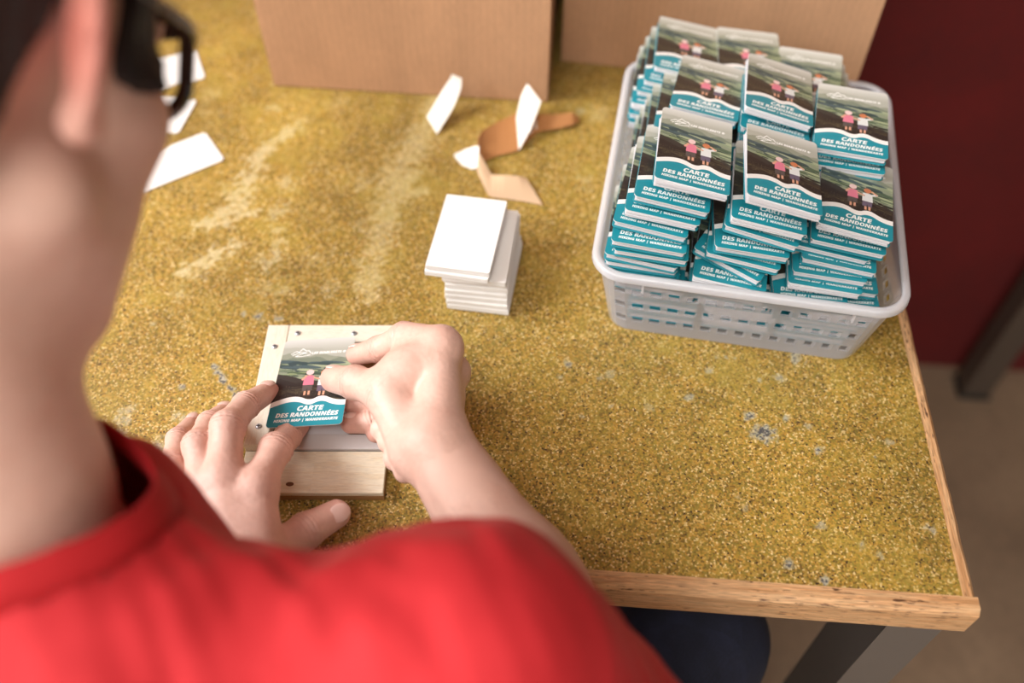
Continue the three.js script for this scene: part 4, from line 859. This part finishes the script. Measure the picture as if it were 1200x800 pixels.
// red T-shirt: a shell over torso and upper arms, open at neck, sleeves and hem
{
  const weave = dataTexture(256, 256, (x, y) => 128 + 60 * Math.sin(x / 256 * Math.PI * 64) * Math.sin(y / 256 * Math.PI * 64), false);
  const CUFF_R = lerp3(SH_R, ELBOW_R, 0.80), CUFF_L = lerp3(SH_L, ELBOW_L, 0.80), nR = unit(sub3(ELBOW_R, SH_R)), nL = unit(sub3(ELBOW_L, SH_L));
  const sleeve = (a, b, cuff, n) => { const c = capsule(a, b, 0.053, 0.053); return (x, y, z) => Math.max(c(x, y, z), (x - cuff[0]) * n[0] + (y - cuff[1]) * n[1] + (z - cuff[2]) * n[2]); };
  const sleeves = blend([sleeve(SH_R, ELBOW_R, CUFF_R, nR), sleeve(SH_L, ELBOW_L, CUFF_L, nL)], 0.01);
  const NB = [-0.533, 0.209, 0.090], RN = 0.068, SX = 0.79, NAX = unit(sub3(NECK_A, NECK_B));
  const cloth = (x, y, z) => {
    let d = smin(torsoField(x, y, z), sleeves(x, y, z), 0.03) - 0.010;
    if (Math.abs(d) < 0.03) {
      const fold = fbm(x * 16 + y * 9 + 3, z * 13 - y * 7, 131, 3) - 0.5, fine = fbm(x * 40 - z * 22, y * 38 + z * 12, 137, 2) - 0.5;
      d += 0.016 * fold + 0.006 * fine;
    }
    return d;
  };
  const shell = (x, y, z) => {
    const d = cloth(x, y, z);
    let v = Math.max(d, -(d + 0.012));
    if (v > 0.03) return v;
    v = Math.max(v, RN - Math.hypot((x - NB[0]) * SX, y - NB[1], z - NB[2]));                 // neck
    return Math.max(v, -0.24 - y);
  };
  const g = surface(shell, [-0.86, -0.26, -0.01], [-0.10, 0.275, 0.46], 0.0045);
  const p = g.attributes.position, uv = new Float32Array(p.count * 2);
  for (let i = 0; i < p.count; i++) { uv[2 * i] = (p.getX(i) + 0.4 * p.getZ(i)) * 20; uv[2 * i + 1] = (p.getY(i) + 0.8 * p.getZ(i)) * 20; }
  g.setAttribute('uv', new THREE.BufferAttribute(uv, 2));
  M.shirt = phys(0xb5171f, 0.82, { bumpMap: weave, bumpScale: 0.0003, sheen: 0.5, sheenRoughness: 0.6, sheenColor: new THREE.Color(0.9, 0.25, 0.22) });
  const shirt = mesh('shirt', onBase(g), M.shirt, person);
  // ribbed collar along the neck opening
  const A1 = unit(cross3(NAX, [1, 0, 0])), A2 = cross3(NAX, A1), ring = [];
  for (let i = 0; i < 72; i++) {
    const ph = i / 72 * Math.PI * 2, dir = add3(mul3(A1, Math.cos(ph)), mul3(A2, Math.sin(ph)));
    let lo = 0.25, hi = 2.5; const onCut = (th) => { const d = add3(mul3(NAX, RN * Math.cos(th)), mul3(dir, RN * Math.sin(th))); return [NB[0] + d[0] / SX, NB[1] + d[1], NB[2] + d[2]]; };
    for (let k = 0; k < 28; k++) { const th = (lo + hi) / 2, q = onCut(th); if (cloth(...q) > 0) lo = th; else hi = th; }
    ring.push(V(...onCut(lo)));
  }
  const curve = new THREE.CatmullRomCurve3(ring, true), n = 120, P = [], I = [], cs = [[-0.004, -0.003], [-0.0035, 0.004], [-0.0015, 0.0125], [0.0005, 0.0125], [0.002, 0.004], [0.0035, -0.003]], m = cs.length;
  for (let i = 0; i < n; i++) {
    const q = curve.getPoint(i / n), out = unit(sub3([q.x, q.y, q.z], add3(NB, mul3(NAX, dot3(sub3([q.x, q.y, q.z], NB), NAX)))));
    for (const [o, h] of cs) { const w = add3([q.x, q.y, q.z], add3(mul3(out, o - h * 0.25), mul3(NAX, h))); P.push(...w); }
  }
  for (let i = 0; i < n; i++) for (let k = 0; k < m; k++) { const a = i * m + k, b = i * m + (k + 1) % m, c = ((i + 1) % n) * m + k, d = ((i + 1) % n) * m + (k + 1) % m; I.push(a, b, c, b, d, c); }
  const cg = new THREE.BufferGeometry(); cg.setAttribute('position', new THREE.Float32BufferAttribute(P, 3)); cg.setIndex(I); cg.computeVertexNormals();
  mesh('collar', onBase(cg), phys(0xb01219, 0.85), shirt);
}
// jeans and shoes
{
  const denim = dataTexture(512, 512, (x, y) => { const t = ((x + y) % 6) / 6, f = fbm(x / 60, y / 60, 150, 4), h = hash(x, y, 2); const k = 0.72 + 0.4 * (f - 0.3) + 0.28 * (h - 0.5) + 0.1 * t; return [36 * k, 40 * k, 62 * k]; });
  const f = blend([
    (x, y, z) => blend([capsule(hip(1), knee[1], 0.084, 0.064), capsule(knee[1], ankle[1], 0.062, 0.056)], 0.03)(x, y, z),
    (x, y, z) => blend([capsule(hip(-1), knee[-1], 0.084, 0.064), capsule(knee[-1], ankle[-1], 0.062, 0.056)], 0.03)(x, y, z),
    ellipsoid([-0.53, -0.205, 0.335], [0.182, 0.098, 0.132])], 0.03);
  const jf = (x, y, z) => { let d = f(x, y, z); if (Math.abs(d) < 0.02) d += 0.006 * (fbm(x * 30 + z * 8, y * 26 - z * 18, 161, 3) - 0.5); return Math.max(d, -0.66 - y, y + 0.115); };
  const g = surface(jf, [-1.0, -0.68, -0.14], [-0.06, -0.09, 0.50], 0.008), p = g.attributes.position, uv = new Float32Array(p.count * 2);
  for (let i = 0; i < p.count; i++) { uv[2 * i] = (p.getX(i) + 0.3 * p.getY(i)) * 6; uv[2 * i + 1] = (p.getZ(i) + p.getY(i)) * 6; }
  g.setAttribute('uv', new THREE.BufferAttribute(uv, 2));
  mesh('jeans', onBase(g), std(0xffffff, 0.85, { map: denim, bumpMap: denim, bumpScale: 0.0006 }), person);
  for (const s of [1, -1]) {
    const a = ankle[s], sf = blend([capsule([a[0], -0.695, a[2] + 0.03], [a[0] + s * 0.02, -0.71, a[2] - 0.16], 0.044, 0.036), capsule([a[0], -0.69, a[2] + 0.02], [a[0], -0.655, a[2]], 0.042, 0.044)], 0.03);
    const sg = surface((x, y, z) => Math.max(sf(x, y, z), -0.735 - y), [a[0] - 0.09, -0.75, a[2] - 0.24], [a[0] + 0.09, -0.58, a[2] + 0.1], 0.006);
    const shoe = mesh('shoe', onBase(sg), std(0x2a2523, 0.7), person);
    const so = surface((x, y, z) => Math.max(sf(x, -0.7, z) - 0.004, Math.abs(y + 0.7415) - 0.0085), [a[0] - 0.09, -0.76, a[2] - 0.24], [a[0] + 0.09, -0.72, a[2] + 0.1], 0.006);
    mesh('sole', onBase(so), std(0x1a1817, 0.8), shoe);
  }
}
// stool under the sitter
{
  const t = thing('stool', 'round wooden stool under the sitter in the red shirt', 'stool', [-0.53, 0, 0.36]);
  const seat = new THREE.LatheGeometry([[0, 0.405], [0.165, 0.405], [0.172, 0.412], [0.172, 0.428], [0.164, 0.436], [0, 0.436]].map(([a, b]) => new THREE.Vector2(a, b)), 48);
  const wm = std(0x9a6a42, 0.6);
  mesh('seat', seat, wm, t);
  for (let k = 0; k < 4; k++) { const a = Math.PI / 4 + k * Math.PI / 2, c = Math.cos(a), s = Math.sin(a), g = new THREE.CylinderGeometry(0.017, 0.014, 0.41, 16); g.applyMatrix4(new THREE.Matrix4().makeRotationFromQuaternion(new THREE.Quaternion().setFromUnitVectors(V(0, 1, 0), V(-c * 0.12, 1, -s * 0.12).normalize()))); g.translate(c * 0.145, 0.204, s * 0.145); mesh('leg', g, wm, t); }
}
// spectacles
{
  const o = headPoint(0.082, 0.016, 0);
  const t = thing('glasses', 'dark-rimmed glasses worn by the person, edge of one lens showing past the cheek', 'glasses', up(o));
  const B = new THREE.Matrix4().makeBasis(V(...HR), V(...HU), V(...mul3(HF, 1)));                 // x right, y up, z forward
  t.quaternion.setFromRotationMatrix(B.clone().makeBasis(V(...HR), V(...HU), V(...mul3(HF, -1)).negate()));
  const basis = new THREE.Matrix4().makeBasis(V(...mul3(HR, -1)), V(...HU), V(...HF)); t.quaternion.setFromRotationMatrix(basis);   // x left, y up, z forward: right-handed
  const dark = phys(0x1c0f0d, 0.22, { clearcoat: 0.6 });
  const w = 0.0255, h = 0.0205;
  for (const s of [-1, 1]) {
    const outer = roundedShape(2 * w + 0.010, 2 * h + 0.009, 0.016); outer.holes.push(roundedShape(2 * w, 2 * h, 0.0125));
    const g = new THREE.ExtrudeGeometry(outer, { depth: 0.0035, bevelEnabled: true, bevelSize: 0.0006, bevelThickness: 0.0006, bevelSegments: 2, curveSegments: 12 });
    g.translate(s * 0.0325, 0, -0.002); const rim = mesh('rim', g, dark, t);
    const lg = new THREE.ShapeGeometry(roundedShape(2 * w, 2 * h, 0.0125), 12); lg.translate(s * 0.0325, 0, 0);
    mesh('lens', lg, phys(0xffffff, 0.02, { transmission: 1, thickness: 0 }), rim);
    const arm = new THREE.TubeGeometry(new THREE.CatmullRomCurve3([V(s * 0.064, 0.012, 0), V(s * 0.074, 0.012, -0.02), V(s * 0.079, 0.012, -0.06), V(s * 0.079, 0.008, -0.088), V(s * 0.077, -0.006, -0.102)]), 32, 0.0024, 8, false);
    arm.scale(1, 1, 1); mesh('temple', arm, dark, t);
  }
  mesh('bridge', new THREE.TubeGeometry(new THREE.CatmullRomCurve3([V(-0.009, 0.004, 0), V(0, 0.008, 0.002), V(0.009, 0.004, 0)]), 12, 0.0024, 8, false), dark, t);
}

renderer.render(scene, camera);
